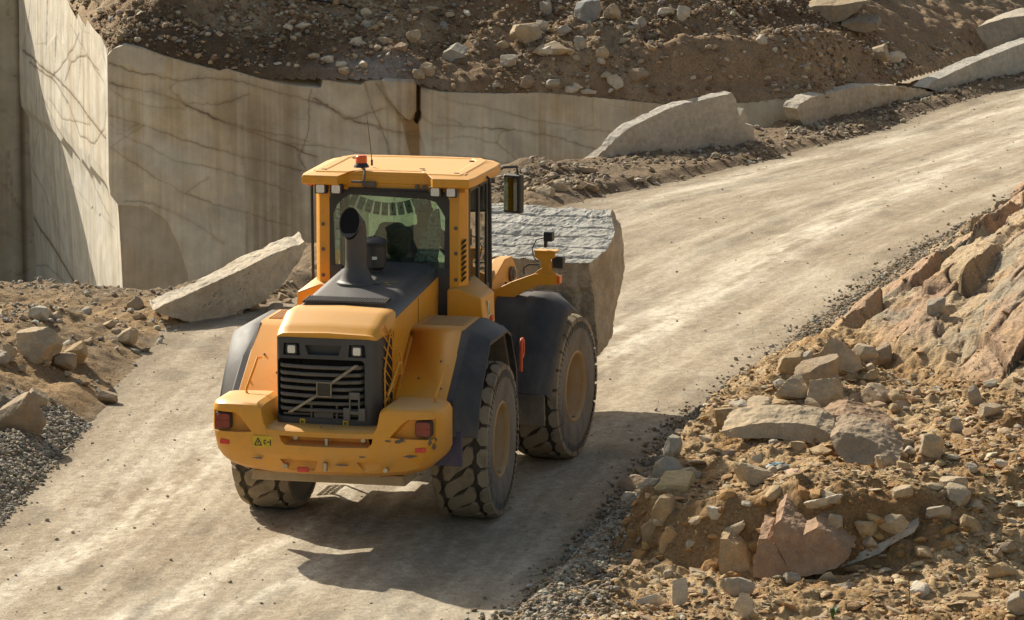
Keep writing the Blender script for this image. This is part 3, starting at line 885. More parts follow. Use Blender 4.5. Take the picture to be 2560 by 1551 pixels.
def rock_shape(seed, sub=4, planes=16, slab=0.0, rough=0.035, fine=0.016, axis=None):
    """a broken stone: unit directions cut back by random joint planes, then roughened"""
    r_ = np.random.default_rng(seed)
    D, F = ico(sub)
    N = r_.normal(size=(planes, 3)); N /= np.linalg.norm(N, axis=1)[:, None]
    h = r_.uniform(0.62, 1.0, planes)
    e = np.array([[0, 0, 1], [0, 0, -1.0], [1, 0, 0], [-1, 0, 0], [0, 1, 0], [0, -1, 0]]) + r_.normal(size=(6, 3)) * 0.34
    e /= np.linalg.norm(e, axis=1)[:, None]
    he = r_.uniform(0.66, 1.0, 6)
    N = np.concatenate([N, e]); h = np.concatenate([h, he])
    q = D @ N.T
    rr = np.where(q > 0.05, h[None] / np.maximum(q, 0.05), 9).min(1)
    # bedding: shallow steps along the layering
    V = D * rr[:, None]
    o = r_.uniform(0, 50)
    n = fbm(V[:, 0] * 1.6 + o, V[:, 1] * 1.6, V[:, 2] * 1.6 + 0.37, octv=4, seed=seed % 977)
    b = fbm(V[:, 0] * 1.1 + o, V[:, 1] * 1.1, V[:, 2] * 7.0 + 0.37, octv=3, seed=seed % 977 + 5)
    f_ = fbm(V[:, 0] * 9 + o, V[:, 1] * 9, V[:, 2] * 14 + 0.37, octv=3, seed=seed % 977 + 9)
    V = V * (1 + rough * n + rough * 0.8 * b + fine * f_)[:, None]
    return V, F


def rot3(r_, tilt=0.35):
    a = r_.uniform(0, 2 * PI); t = r_.normal() * tilt; s_ = r_.normal() * tilt
    return np.array((Matrix.Rotation(s_, 3, 'Y') @ Matrix.Rotation(t, 3, 'X') @ Matrix.Rotation(a, 3, 'Z')))


def rock_cols(V, F, base, seed, alt=None):
    n = fbm(V[:, 0] * 1.2 + seed % 91, V[:, 1] * 1.2, V[:, 2] * 1.2 + .4, octv=4, seed=seed % 331)
    n2 = fbm(V[:, 0] * 2 + seed % 91, V[:, 1] * 2, V[:, 2] * 9 + .4, octv=3, seed=seed % 331 + 3)
    c = np.array(base)[None] * (1 + 0.22 * n + 0.16 * n2)[:, None]
    alt = alt if alt is not None else (base[0] * 1.05, base[1] * 0.80, base[2] * 0.55)
    c = lerp(c, alt, sstep(0.15, 0.6, n + 0.5 * n2) * 0.45)
    return np.clip(c, 0.01, 1)


TAN, PALE, GREYR, BLUEG = (0.44, 0.35, 0.235), (0.53, 0.475, 0.375), (0.38, 0.335, 0.265), (0.27, 0.27, 0.26)
OCH, RUST, BRN = (0.42, 0.31, 0.18), (0.38, 0.25, 0.16), (0.35, 0.27, 0.185)
NR = 0


def put_rock(u, v, w, h, base, label, group=None, flat=None, seed=None, yaw=None, tilt=0.2, sub=4, name='boulder', sink=0.12, deep=0.8, planes=14, cat='boulder', roll=None, lift=0.0):
    """a stone resting where the print shows it: (u, v) is its middle, w by h its size on the print"""
    global NR
    NR += 1; seed = seed or 1000 + NR * 7
    P, t = drop_on(u, v + h * 0.36)
    m = t / CAM_F * K                           # metres per print pixel
    V, F = rock_shape(seed, sub, planes)
    r_ = np.random.default_rng(seed)
    ext = V.max(0) - V.min(0); V = (V - (V.max(0) + V.min(0)) / 2) / ext
    W_, Hh = w * m * 1.04, h * m * 1.16
    V = V * np.array([W_, W_ * deep, Hh])
    a = yaw if yaw is not None else r_.normal() * 0.25
    R_ = np.array(Matrix.Rotation(roll if roll is not None else 0.0, 3, 'Y') @ Matrix.Rotation(r_.normal() * tilt * 0.5, 3, 'X') @ Matrix.Rotation(CAM_YAW * -1 + a, 3, 'Z'))
    V = V @ R_.T
    hz = V[:, 2].max() - V[:, 2].min()
    c = rock_cols(V / max(W_, Hh) * 3, F, base, seed)
    me_o = np_mesh(name, V, F, M_STONE, col=c, smooth=False)
    zc_ = P[2] - V[:, 2].min() - sink * hz * 0.9 + lift
    me_o.location = (P[0], P[1] + W_ * deep * 0.30, zc_)
    tag(me_o, label, cat, group)
    return me_o


BIG = [
 # spoil slope above the wall
 (1412, 34, 66, 54, BLUEG, 'blue-grey boulder sitting high on the brown spoil slope'), (1470, 37, 44, 40, TAN, 'rounded tan boulder just right of the blue-grey boulder'),
 (1302, 68, 30, 30, PALE, 'small whitish angular stone above the two largest tan boulders'), (1262, 90, 74, 50, TAN, 'chunky tan boulder, upper of the two largest on the spoil slope'),
 (1330, 122, 98, 32, TAN, 'long low tan boulder lying below the chunky tan boulder'), (1395, 109, 34, 34, GREYR, 'greyish upright stone at the right end of the long low tan boulder'),
 (1446, 132, 36, 28, TAN, 'pale tan block right of the greyish upright stone'), (1358, 78, 38, 24, GREYR, 'grey wedge of rock between the whitish stone and the long tan boulder'),
 (1643, 37, 34, 34, PALE, 'white pointed stone alone on the bare upper slope'), (1594, 33, 56, 22, GREYR, 'flat grey stone left of the white pointed stone'),
 (1310, 24, 32, 34, GREYR, 'upright grey stone left of the blue-grey boulder'), (1208, 110, 36, 18, TAN, 'flat tan stone left of the long low boulder'),
 (785, 146, 32, 18, PALE, 'pale grey block at the lip of the wall left of the cab aerial'), (820, 158, 26, 14, PALE, 'small pale block beside the grey block at the lip of the wall'),
 (855, 106, 32, 24, PALE, 'light stone halfway up the slope above the aerial'), (880, 34, 30, 22, PALE, 'cream stone near the dark cable at the top'),
 (897, 72, 28, 16, OCH, 'orange tinted stone below the cream stone near the top'), (992, 93, 38, 30, TAN, 'tan stone with a dark hollow beside it on the slope'),
 (1066, 64, 20, 18, BLUEG, 'small blue-grey stone in the middle of the slope'), (962, 120, 34, 26, BRN, 'brown rounded stone above the loose block of the wall'),
 (1025, 170, 44, 30, TAN, 'tan stone behind the pale slab stuck in the lip'), (1478, 202, 42, 34, PALE, 'pale pyramid shaped stone low on the slope'),
 (1326, 206, 36, 24, GREYR, 'grey cube shaped stone at the lip of the wall'), (1532, 186, 58, 32, BRN, 'brown tilted slab with rubble piled under it'),
 (1222, 152, 40, 30, GREYR, 'grey slanting stone below the flat tan stone'), (1372, 218, 40, 16, PALE, 'flat pale stone right of the grey cube shaped stone'),
 (1408, 222, 52, 14, PALE, 'long pale flake along the lip of the wall'), (1560, 90, 40, 22, BRN, 'brown stone in the middle of the bare slope'),
 (2112, 131, 50, 40, TAN, 'tan block on the ochre ridge at the right'), (2150, 140, 44, 26, PALE, 'pale broken slab next to the tan block on the ochre ridge'),
 # right bank
 
 (2150, 1075, 110, 44, TAN, 'tan ledge of rock right of the wide slanting rock'),
 (1962, 912, 98, 86, BRN, 'smooth grey-brown boulder at the head of the rock pile'), (2018, 882, 122, 70, TAN, 'layered tan boulder leaning on the smooth grey-brown boulder'),
 (1895, 946, 104, 56, TAN, 'tan boulder at the road side of the rock pile'), (1980, 958, 96, 60, TAN, 'angular tan boulder in front of the smooth grey-brown boulder'),
 (1766, 1018, 104, 52, OCH, 'ochre rock behind the left tip of the long slab'), (1900, 888, 62, 60, OCH, 'ochre rock next to the roadside gravel'),
 (2075, 860, 70, 44, TAN, 'flat tan stone at the foot of the outcrop'), (2118, 862, 60, 56, BRN, 'brown stone wedged at the foot of the outcrop'),
 (1616, 1088, 44, 62, GREYR, 'grey upright rock nearest the loader shadow on the right bank'), (1608, 1142, 76, 58, GREYR, 'grey rounded rock below the upright one'),
 (1592, 1240, 60, 70, OCH, 'cracked yellow block under the yellow ochre block'),
 
 (1812, 1150, 90, 50, TAN, 'squarish tan boulder alone on top of the step'), (1976, 1216, 96, 42, PALE, 'pale tilted flake on the brow of the step'),
 (1722, 1240, 40, 34, PALE, 'whitish oval stone on the brow of the step'), 
 
 (2140, 1272, 90, 46, TAN, 'tan rock above the grey tongue'),
 (2240, 1085, 60, 60, TAN, 'tan broken rock right of the tan ledge'), (1636, 1437, 46, 62, PALE, 'pale leaning flat stone in the foreground rubble'),
 (1790, 1466, 48, 66, PALE, 'pale pointed stone standing in the foreground rubble'), (1905, 1396, 42, 30, GREYR, 'grey stone at the foot of the rust red rock'),
 (1560, 1452, 62, 26, PALE, 'flat pale stone left of the leaning flat stone'), (1770, 1420, 78, 40, GREYR, 'grey slab behind the pale pointed stone'),
 (2250, 742, 46, 38, GREYR, 'grey stone perched on the orange outcrop'), (2300, 1030, 36, 40, GREYR, 'grey stone at the lower foot of the outcrop'),
 (2380, 995, 56, 32, TAN, 'flat tan stone at the foot of the outcrop near the frame edge'), (2345, 960, 36, 46, GREYR, 'grey upright stone under the outcrop'),
 (2170, 1190, 50, 34, TAN, 'tan stone on the open scree right of the step'), (2255, 1245, 60, 34, GREYR, 'grey stone on the open scree below'),
 (2447, 1462, 50, 60, GREYR, 'dark grey rock cut off by the lower right corner'), (2330, 1443, 58, 20, OCH, 'thin ochre flake near the lower right'),
 # left bank
 (82, 842, 112, 74, TAN, 'largest tan boulder on the left bank'), (180, 858, 56, 50, OCH, 'ochre stone right of the largest tan boulder on the left bank'),
 (148, 878, 60, 40, BRN, 'brown stone between the two on the left bank'), (302, 818, 50, 42, TAN, 'tan stone in the dark gravel of the left bank'),
 (28, 985, 110, 150, BRN, 'steep brown rock at the left frame edge above the gravel'), (82, 955, 60, 60, TAN, 'tan slanting stone beside the steep brown rock'),
 (88, 760, 50, 34, PALE, 'pale stone near the top of the left bank'), (18, 852, 40, 34, TAN, 'tan stone left of the largest boulder at the frame edge'), (255, 962, 50, 30, BRN, 'brown stone at the road edge by the grey gravel'),
]
for q in BIG:
    u, v, w_, h_, base, lab = q
    near = w_ > 60
    kw = {}
    if 'long pointed slab' in lab: kw = dict(deep=0.35, roll=0.05, sink=0.05, lift=0.10, seed=77)
    if 'tongue' in lab: kw = dict(roll=-0.32, deep=0.4)
    if 'fractured' in lab or 'rust red slab' in lab or 'pillar' in lab: kw = dict(deep=0.5, sink=0.10)
    if 'half buried dome' in lab: kw = dict(roll=0.2)
    if 'layered tan' in lab: kw = dict(roll=0.45)
    if 'pointed stone standing' in lab or 'leaning flat' in lab: kw = dict(deep=0.3, roll=-0.25)
    if 'long low tan' in lab: kw = dict(deep=0.5)
    if 'steep brown' in lab: kw = dict(roll=0.6, deep=0.7, sink=0.5)
    put_rock(u, v, w_, h_, base, lab, sub=5 if w_ > 90 else 4, **kw)


def warp_block(name, corners, cat, label, base, maxlen=0.07, amp=0.03, freq=2.0, fine=0.006, seed=1, alt=None, group=None, mat=None):
    """a hewn block given by an outline at the front and the same outline carried back"""
    bm = bmesh.new()
    fr, bk = corners
    A = [bm.verts.new(p) for p in fr]; B = [bm.verts.new(p) for p in bk]
    n = len(A)
    bm.faces.new(A); bm.faces.new(B[::-1])
    for i in range(n): bm.faces.new((A[i], B[i], B[(i + 1) % n], A[(i + 1) % n]))
    bmesh.ops.triangulate(bm, faces=bm.faces[:])
    bmesh.ops.recalc_face_normals(bm, faces=bm.faces)
    tess(bm, maxlen); bm.normal_update()
    V = np.array([v.co[:] for v in bm.verts]); Nn = np.array([v.normal[:] for v in bm.verts]); bm.verts.index_update()
    F = np.array([[v.index for v in f.verts] for f in bm.faces]); bm.free()
    n_ = fbm(V[:, 0] * freq, V[:, 1] * freq, V[:, 2] * freq + .3, octv=5, seed=seed); f_ = fbm(V[:, 0] * 14, V[:, 1] * 14, V[:, 2] * 14 + .3, octv=3, seed=seed + 3)
    V = V + Nn * (amp * n_ + fine * f_)[:, None]
    c = rock_cols(V, F, base, seed, alt)
    o = np_mesh(name, V, F, mat or M_STONE, col=c, smooth=False)
    tag(o, label, cat, group)
    return o, V, F


# long slab leaning on the heap left of the loader
def slab_pts(px, dep, back, rise):
    fr = []
    for u, v in px:
        k_ = (u - px[0][0]) / (740.0 - px[0][0])
        fr.append(at_plane(u, v, (0, 1, 0), dep[0] + (dep[1] - dep[0]) * k_))
    bk = [p + np.array(back) + np.array([0, 0, rise]) for p in fr]
    return [tuple(p) for p in fr], [tuple(p) for p in bk]
LEAN = [(366, 748), (398, 734), (436, 720), (486, 698), (556, 664), (608, 637), (660, 612), (700, 594), (720, 590), (733, 580), (738, 592), (722, 622), (700, 655), (672, 690), (635, 726), (570, 758), (500, 778), (470, 778), (420, 764)]
warp_block('stone_slab', slab_pts(LEAN, (9.9, 12.3), (-0.24, 0.55, 0), 0.05), 'stone slab', 'long pale slab with a sunlit top leaning on the earth heap left of the loader', (0.50, 0.435, 0.335), 0.04, 0.05, 2.6, 0.014, seed=201, alt=(0.36, 0.28, 0.185))

SL1 = [(1385, 412), (1410, 395), (1440, 375), (1466, 358), (1484, 332), (1515, 308), (1562, 284), (1600, 266), (1640, 252), (1668, 247), (1684, 252), (1700, 240), (1735, 231), (1762, 225), (1772, 240), (1774, 262), (1780, 288), (1792, 300), (1812, 303), (1816, 330), (1815, 357), (1760, 370), (1690, 386), (1600, 402), (1507, 417), (1440, 425)]
def slab_line(px, a, b_, back):
    """outline on an upright plane through two ground points"""
    a = np.array(a); b_ = np.array(b_); d_ = b_ - a; n_ = np.array([d_[1], -d_[0], 0.0]); n_ /= np.linalg.norm(n_)
    fr = [at_plane(u, v, n_, n_[:2] @ a) for u, v in px]
    bv = -n_ * back
    return [tuple(p) for p in fr], [tuple(p + bv + np.array([0, 0, 0.03])) for p in fr]
S1, _, _ = warp_block('stone_slab', slab_line(SL1, (-3.5, 28.0), (-0.92, 32.0), 0.20), 'stone slab', 'largest sawn grey slab standing beside the road behind the loader, its top rising to the right', (0.50, 0.46, 0.385), 0.06, 0.035, 2.0, 0.010, seed=211, alt=(0.31, 0.235, 0.15))
SL1b = [(1778, 285), (1790, 262), (1798, 275), (1806, 300), (1795, 318), (1782, 305)]
warp_block('stone_fragment', slab_line(SL1b, (-1.5, 32.2), (-0.8, 33.2), 0.15), 'stone fragment', 'pale pointed fragment leaning at the right end of the largest sawn slab', (0.42, 0.385, 0.32), 0.05, 0.02, 3, 0.006, seed=213)
SL2 = [(1917, 262), (1925, 250), (1950, 236), (1990, 226), (2040, 214), (2090, 206), (2150, 206), (2180, 214), (2220, 216), (2250, 226), (2232, 238), (2180, 256), (2120, 268), (2060, 284), (2010, 292), (1940, 312), (1926, 290)]
warp_block('stone_slab', slab_line(SL2, (-0.35, 35.2), (1.40, 41.4), 0.30), 'stone slab', 'low sawn slab with earth on top, second along the road edge from the largest slab', (0.49, 0.435, 0.345), 0.06, 0.04, 2.2, 0.012, seed=221, alt=(0.33, 0.24, 0.14))
SL3 = [(2228, 212), (2245, 196), (2290, 176), (2340, 152), (2400, 128), (2464, 104), (2520, 84), (2560, 72), (2560, 160), (2464, 190), (2380, 206), (2310, 222), (2262, 222)]
warp_block('stone_slab', slab_line(SL3, (1.75, 43.0), (3.05, 46.9), 0.30), 'stone slab', 'smooth sawn slab running out of the right frame edge beside the road', (0.50, 0.465, 0.395), 0.07, 0.03, 2.0, 0.008, seed=231, alt=(0.33, 0.27, 0.2))
SL4 = [(2337, 90), (2352, 66), (2380, 54), (2420, 44), (2464, 40), (2540, 38), (2540, 120), (2464, 112), (2400, 118), (2362, 126), (2345, 112)]
def tip(px, dep, back): 
    fr = [at_plane(u, v, (0, 1, 0), dep) for u, v in px]
    return [tuple(p) for p in fr], [tuple(p + np.array(back)) for p in fr]
warp_block('stone_block', tip(SL4, 47.7, (0.25, 1.3, 0.12)), 'stone block', 'white topped rough block behind the smooth slab at the right frame edge', (0.40, 0.355, 0.285), 0.08, 0.04, 1.8, 0.01, seed=241)
SL5 = [(1058, 150), (1066, 128), (1085, 118), (1112, 130), (1140, 152), (1184, 178), (1178, 198), (1130, 206), (1100, 192), (1075, 172)]
warp_block('stone_slab', tip(SL5, 34.9, (0.05, 0.35, 0.10)), 'stone slab', 'pale wedge of slab stuck in the lip of the quarry wall above the cab', (0.44, 0.40, 0.32), 0.06, 0.02, 2.4, 0.006, seed=251)
SL6 = [(1938, 22), (1960, 14), (2010, 14), (2060, 6), (2085, 2), (2070, 20), (2030, 50), (2008, 54), (1970, 44)]
P_, _ = drop_on(2010, 50)
warp_block('stone_slab', tip(SL6, float(P_[1]) - 0.1, (0, 0.7, 0.2)), 'stone slab', 'grey-tan slab half buried high in the brown slope near the top right', (0.33, 0.275, 0.195), 0.07, 0.03, 2, 0.01, seed=261)
SL7 = [(2022, 62), (2060, 52), (2110, 58), (2115, 72), (2085, 80), (2050, 74)]
warp_block('stone_slab', tip(SL7, float(P_[1]) - 0.35, (0, 0.5, 0.15)), 'stone slab', 'small slab poking out just below the half buried one near the top right', (0.31, 0.25, 0.175), 0.07, 0.02, 2, 0.01, seed=262)


def c8(x, y): return ((1560 + x * 0.5165) * 0.9625, (780 + y * 0.5165) * 0.9625)
def shaped(pts, back, rise, base, label, seed, dy=0.0, lean=0.0, alt=None, amp=0.022, up=0.0, cat='boulder', name='boulder'):
    """a rock whose near outline was read on the print, standing on the ground below that outline"""
    px = [c8(*p) for p in pts]
    vb = max(p[1] for p in px); ub = sum(p[0] for p in px) / len(px)
    P, _ = drop_on(ub, vb - 4)
    y0 = P[1] + dy + 0.10; z0 = P[2]
    fr = []
    for u, v in px:
        q = at_plane(u, v, (0, 1, -lean), y0 - lean * z0)
        fr.append(q)
    bk = [q + np.array([random.uniform(-.02, .02), back, rise]) for q in fr]
    fr = [tuple(q) for q in fr]; bk = [tuple(q) for q in bk]
    return warp_block(name, (fr, bk), cat, label, base, 0.035, amp * 2.4, 3.6, 0.016, seed=seed, alt=alt)
shaped([(470, 578), (520, 560), (600, 542), (720, 536), (830, 535), (930, 556), (1000, 596), (1006, 628), (960, 640), (860, 628), (700, 616), (560, 612), (492, 600)], 0.45, 0.10, TAN, 'long pointed slab lying on top of the right bank', 401, lean=0.5, amp=0.012)
shaped([(944, 535), (962, 510), (1010, 498), (1060, 495), (1150, 520), (1240, 570), (1282, 608), (1180, 606), (1060, 600), (965, 585)], 0.6, 0.05, (0.36, 0.245, 0.155), 'brown half buried dome of rock behind the long pointed slab', 402, lean=0.6)
shaped([(1000, 606), (1040, 588), (1100, 590), (1240, 632), (1300, 680), (1338, 716), (1330, 748), (1240, 740), (1160, 762), (1085, 745), (1040, 690)], 0.5, 0.10, BRN, 'wide slanting rock under the brown dome', 403, lean=0.9)
shaped([(622, 1286), (630, 1200), (650, 1098), (690, 1098), (728, 1125), (765, 1190), (802, 1256), (796, 1280), (700, 1292)], 0.5, 0.12, RUST, 'rust red wedge split from the large fractured rock in the step', 404, lean=0.25, dy=-0.22, amp=0.010)
shaped([(722, 1100), (724, 1030), (760, 1005), (800, 1040), (862, 1085), (935, 1048), (1000, 1076), (1050, 1130), (1098, 1176), (1035, 1240), (960, 1270), (806, 1282), (795, 1240), (735, 1130)], 0.6, 0.15, RUST, 'large rust red fractured rock in the face of the step', 405, lean=0.30, dy=-0.25, amp=0.012)
shaped([(462, 1096), (500, 1098), (540, 1130), (585, 1180), (612, 1240), (608, 1300), (540, 1310), (468, 1290)], 0.5, 0.08, OCH, 'ochre pillar of rock in the face of the step', 406, lean=0.2, amp=0.012)
shaped([(146, 856), (170, 838), (240, 842), (306, 846), (304, 890), (250, 945), (215, 955), (160, 905)], 0.45, 0.05, (0.46, 0.355, 0.19), 'yellow ochre block on the edge of the cut step', 407, lean=0.2, amp=0.012, dy=0.15)
shaped([(78, 1046), (120, 1022), (196, 1020), (180, 1075), (168, 1130), (172, 1190), (140, 1170), (98, 1110)], 0.35, 0.04, OCH, 'ochre block at the left foot of the step', 408, lean=0.15, amp=0.012)
shaped([(175, 1085), (215, 1040), (255, 1060), (262, 1150), (250, 1215), (205, 1212), (176, 1180)], 0.35, 0.04, (0.42, 0.31, 0.18), 'ochre broken block beside the one at the left foot', 409, lean=0.15, amp=0.02)
shaped([(130, 900), (165, 905), (212, 958), (220, 1012), (180, 1020), (140, 1000)], 0.35, 0.04, (0.41, 0.31, 0.175), 'ochre block propping up the yellow ochre block', 411, lean=0.15, amp=0.012, dy=0.1)
shaped([(1030, 1246), (1080, 1195), (1160, 1160), (1260, 1110), (1340, 1062), (1420, 1040), (1412, 1066), (1330, 1110), (1240, 1170), (1140, 1205)], 0.30, 0.06, (0.45, 0.405, 0.325), 'long pale tongue of rock running up right of the fractured rock', 410, lean=0.9, dy=-0.2, amp=0.02)
# ------------------------------------------------------------------ loose stones that one could still count
VARS = [rock_shape(3000 + i * 13, 3, 12, rough=0.06, fine=0.03) for i in range(14)]
_small = {}
def small_rock(P, size, base, seed, label, cat, group, name='loose_stone'):
    k = seed % len(VARS)
    r_ = np.random.default_rng(seed)
    V, F = VARS[k]
    sc3 = np.array([1, r_.uniform(.6, 1), r_.uniform(.35, .75)]) * size * 0.62
    V2 = (V * sc3) @ rot3(r_, 0.3).T
    c = rock_cols(V2 / size * 2, F, base, seed)
    o = np_mesh(name, V2, F, M_STONE, col=c, smooth=False)
    o.location = (P[0], P[1], P[2] + 0.22 * size * sc3[2] / (size * .62))
    tag(o, label, cat, group)
    return o


def scatter_region(n, box, sizes, bases, label, group, seed, test=None):
    r_ = np.random.default_rng(seed); done = 0; tries = 0
    while done < n and tries < n * 8:
        tries += 1
        u, v = r_.uniform(box[0], box[2]), r_.uniform(box[1], box[3])
        if test is not None and not test(u, v): continue
        P, t = drop_on(u, v)
        s_ = sizes[0] * (sizes[1] / sizes[0]) ** (r_.uniform() ** 1.8)
        small_rock(P, s_, bases[r_.integers(len(bases))], int(r_.integers(1e6)), label, 'loose stone', group)
        done += 1


def above_wall(u, v): return v < np.interp(u, [p[0] for p in TOP_PX], [p[1] for p in TOP_PX]) - 8
scatter_region(26, (300, 5, 760, 190), (0.10, 0.24), [TAN, PALE, BRN], 'small stone half sunk in the dark soil above the left part of the wall', 'stones in the dark soil above the wall', 5, above_wall)
scatter_region(52, (760, 5, 1550, 235), (0.10, 0.34), [TAN, PALE, GREYR, BRN, TAN], 'loose stone strewn over the spoil slope above the cab', 'stones strewn over the spoil slope', 6, above_wall)
scatter_region(22, (1560, 100, 2300, 200), (0.10, 0.3), [TAN, PALE, OCH], 'loose stone on the ochre ridge above the roadside slabs', 'stones on the ochre ridge', 7)
def on_right(u, v): return v > np.interp(u, [1230, 1400, 1560, 1700, 1930, 2200, 2464], [1560, 1340, 1110, 1010, 850, 640, 520]) and not (u > 2120 and v < 940)
scatter_region(74, (1500, 900, 2464, 1490), (0.09, 0.26), [TAN, PALE, GREYR, OCH, TAN, BRN], 'loose angular stone on the sunny rubble of the right bank', 'loose stones on the right bank', 8, on_right)
scatter_region(34, (1730, 840, 2200, 1010), (0.12, 0.42), [TAN, BRN, OCH, TAN, GREYR], 'broken stone of the rock pile between the outcrop and the roadside gravel', 'stones of the rock pile', 12, on_right)
scatter_region(24, (0, 730, 420, 900), (0.08, 0.24), [TAN, GREYR, BRN], 'loose stone among the gravel on the left bank', 'loose stones on the left bank', 9, lambda u, v: v < 730 + 0.0 * u + (420 - u) * 0.5)
scatter_region(14, (560, 690, 745, 760), (0.08, 0.3), [BRN, TAN, BRN], 'brown stone in the shaded earth between the leaning slab and the loader', 'stones beside the leaning slab', 13)
scatter_region(16, (1240, 400, 1420, 470), (0.15, 0.4), [TAN, BRN, GREYR], 'clod of stone in the rubble heap behind the door mirror', 'stones of the heap behind the mirror', 10)

# ------------------------------------------------------------------ gravel, scree and crumbs: nobody could count them
PEB = [rock_shape(5000 + i * 11, 1, 8, rough=0.08, fine=0.0) for i in range(10)] 
PEB2 = [rock_shape(5500 + i * 11, 2, 9, rough=0.06, fine=0.0) for i in range(10)]


def pebbles(name, P, S, C, seed, flat=(0.35, 0.8), lib=None, sink=0.15, tilt=0.35):
    """thousands of stones as one mesh"""
    r_ = np.random.default_rng(seed)
    lib = lib or PEB
    Vs, Fs, Cs, off = [], [], [], 0
    k = r_.integers(len(lib), size=len(P))
    for j in range(len(lib)):
        idx = np.nonzero(k == j)[0]
        if len(idx) == 0: continue
        V, F = lib[j]; n = len(idx)
        a = r_.uniform(0, 2 * PI, n); t = r_.normal(size=n) * tilt; s2 = r_.normal(size=n) * tilt
        sc3 = np.stack([np.ones(n), r_.uniform(.6, 1, n), r_.uniform(flat[0], flat[1], n)], 1) * S[idx, None] * 0.6
        X = V[None] * sc3[:, None]
        ca, sa = np.cos(a)[:, None], np.sin(a)[:, None]
        x, y, z = X[..., 0] * ca - X[..., 1] * sa, X[..., 0] * sa + X[..., 1] * ca, X[..., 2]
        ct, st_ = np.cos(t)[:, None], np.sin(t)[:, None]; y, z = y * ct - z * st_, y * st_ + z * ct
        ct, st_ = np.cos(s2)[:, None], np.sin(s2)[:, None]; x, z = x * ct + z * st_, -x * st_ + z * ct
        W = np.stack([x, y, z], -1) + P[idx, None]
        W[..., 2] += (sc3[:, 2] * (1 - 2 * sink) * 0.6)[:, None]
        Vs.append(W.reshape(-1, 3)); Cs.append(np.repeat(C[idx], len(V), 0))
        Fs.append((F[None] + (np.arange(n) * len(V))[:, None, None] + off).reshape(-1, 3)); off += n * len(V)
    o = np_mesh(name, np.concatenate(Vs), np.concatenate(Fs), M_STONE, col=np.concatenate(Cs), smooth=False)
    tag(o, kind='stuff')
    return o


def cols(r_, n, bases, wts, var=0.18):
    B = np.array(bases)[r_.choice(len(bases), n, p=np.array(wts) / sum(wts))]
    return np.clip(B * (1 + r_.normal(size=(n, 1)) * var) * (1 + r_.normal(size=(n, 3)) * 0.03), 0.02, 0.9)


def lsize(r_, n, a, b_, p=2.4): return a * (b_ / a) ** (r_.uniform(size=n) ** p)


GRV = [(0.24, 0.228, 0.195), (0.33, 0.305, 0.25), (0.42, 0.38, 0.305), (0.31, 0.25, 0.17)]
SOILC = [(0.40, 0.27, 0.145), (0.46, 0.35, 0.21), (0.42, 0.335, 0.225), (0.34, 0.22, 0.115), (0.52, 0.445, 0.325)]
HILLC = [(0.25, 0.175, 0.105), (0.36, 0.28, 0.19), (0.44, 0.38, 0.285), (0.19, 0.13, 0.08), (0.31, 0.29, 0.26)]
r_ = np.random.default_rng(40)

# gravel windrow along the right road edge
n = 30000
y = np.where(r_.uniform(size=n) < 0.6, r_.uniform(-6, 6, n), r_.uniform(6, 34, n)); t = r_.normal(size=n) * 0.17 + 0.20
wide = np.interp(y, [-6, -4.2, -3, -1.5, 2, 6, 34], [1.5, 1.6, 1.2, 0.8, 1.0, 1.5, 1.7])
x = np.interp(y, ER_Y, ER_X) + t * wide + 0.05
S = lsize(r_, n, 0.018, 0.075, 2.0)
pebbles('gravel', np.stack([x, y, H_all(x, y)], 1), S, cols(r_, n, GRV + [(0.22, 0.165, 0.105), (0.27, 0.21, 0.14)], [2, 3, 2.5, 3, 3, 3]), 41, lib=PEB, sink=0.0)
# gravel on the left bank
n = 7000
y = r_.uniform(-3.2, 3.6, n); t = np.abs(r_.normal(size=n)) * 0.30 + r_.normal(size=n) * 0.06
x = np.interp(y, EL_Y, EL_X) - t
S = lsize(r_, n, 0.02, 0.07, 1.8)
pebbles('gravel', np.stack([x, y, H_all(x, y)], 1), S, cols(r_, n, GRV, [3, 4, 3, 3]), 42, sink=0.0)
n = 4200
y = r_.uniform(5.0, 13.5, n); t = r_.uniform(size=n) ** 0.8 * 4.6
x = np.interp(y, EL_Y, EL_X) - t
m = (fbm(x * 0.9, y * 0.9, octv=3, seed=43) + 0.25 * r_.normal(size=n)) > -0.05
x, y = x[m], y[m]
pebbles('gravel', np.stack([x, y, H_all(x, y)], 1), lsize(r_, len(x), 0.025, 0.12, 2.2), cols(r_, len(x), GRV + [TAN], [2, 3, 3, 4, 3]), 43, sink=0.05)
# rubble of the right bank
n = 60000
y = np.where(r_.uniform(size=n) < .75, r_.uniform(-5.6, 4.5, n), r_.uniform(4.5, 20, n)); t = 0.25 + r_.uniform(size=n) ** 0.85 * 5.6
x = np.interp(y, ER_Y, ER_X) + t
D = 0.87 * (x - 5.0) + 0.49 * (y - 3.9)
ys_ = np.interp(x, YST_X, YST_Y)
face = (np.abs(y - ys_) < 0.42) & (x < 6.0)
m = ((D < 0.25) | (r_.uniform(size=n) < 0.10)) & ~face & ((fbm(x * 1.2, y * 1.2, octv=3, seed=44) + 0.35 * r_.normal(size=n)) > -0.15)
x, y = x[m], y[m]
pebbles('rubble', np.stack([x, y, H_all(x, y)], 1), lsize(r_, len(x), 0.016, 0.12, 3.2), cols(r_, len(x), SOILC, [6, 4, 2.5, 4, 0.8], 0.12), 44, flat=(0.10, 0.34), lib=PEB, sink=0.2, tilt=0.28)
n = 2300
y = r_.uniform(-5.2, 3, n); t = 0.4 + r_.uniform(size=n) * 5; x = np.interp(y, ER_Y, ER_X) + t
m = ((fbm(x * 1.0, y * 1.0, octv=3, seed=45) + 0.3 * r_.normal(size=n) + 0.35 * (y < -2.9)) > 0.1) & ~((np.abs(y - np.interp(x, YST_X, YST_Y)) < 0.42) & (x < 6.0))
x, y = x[m], y[m]
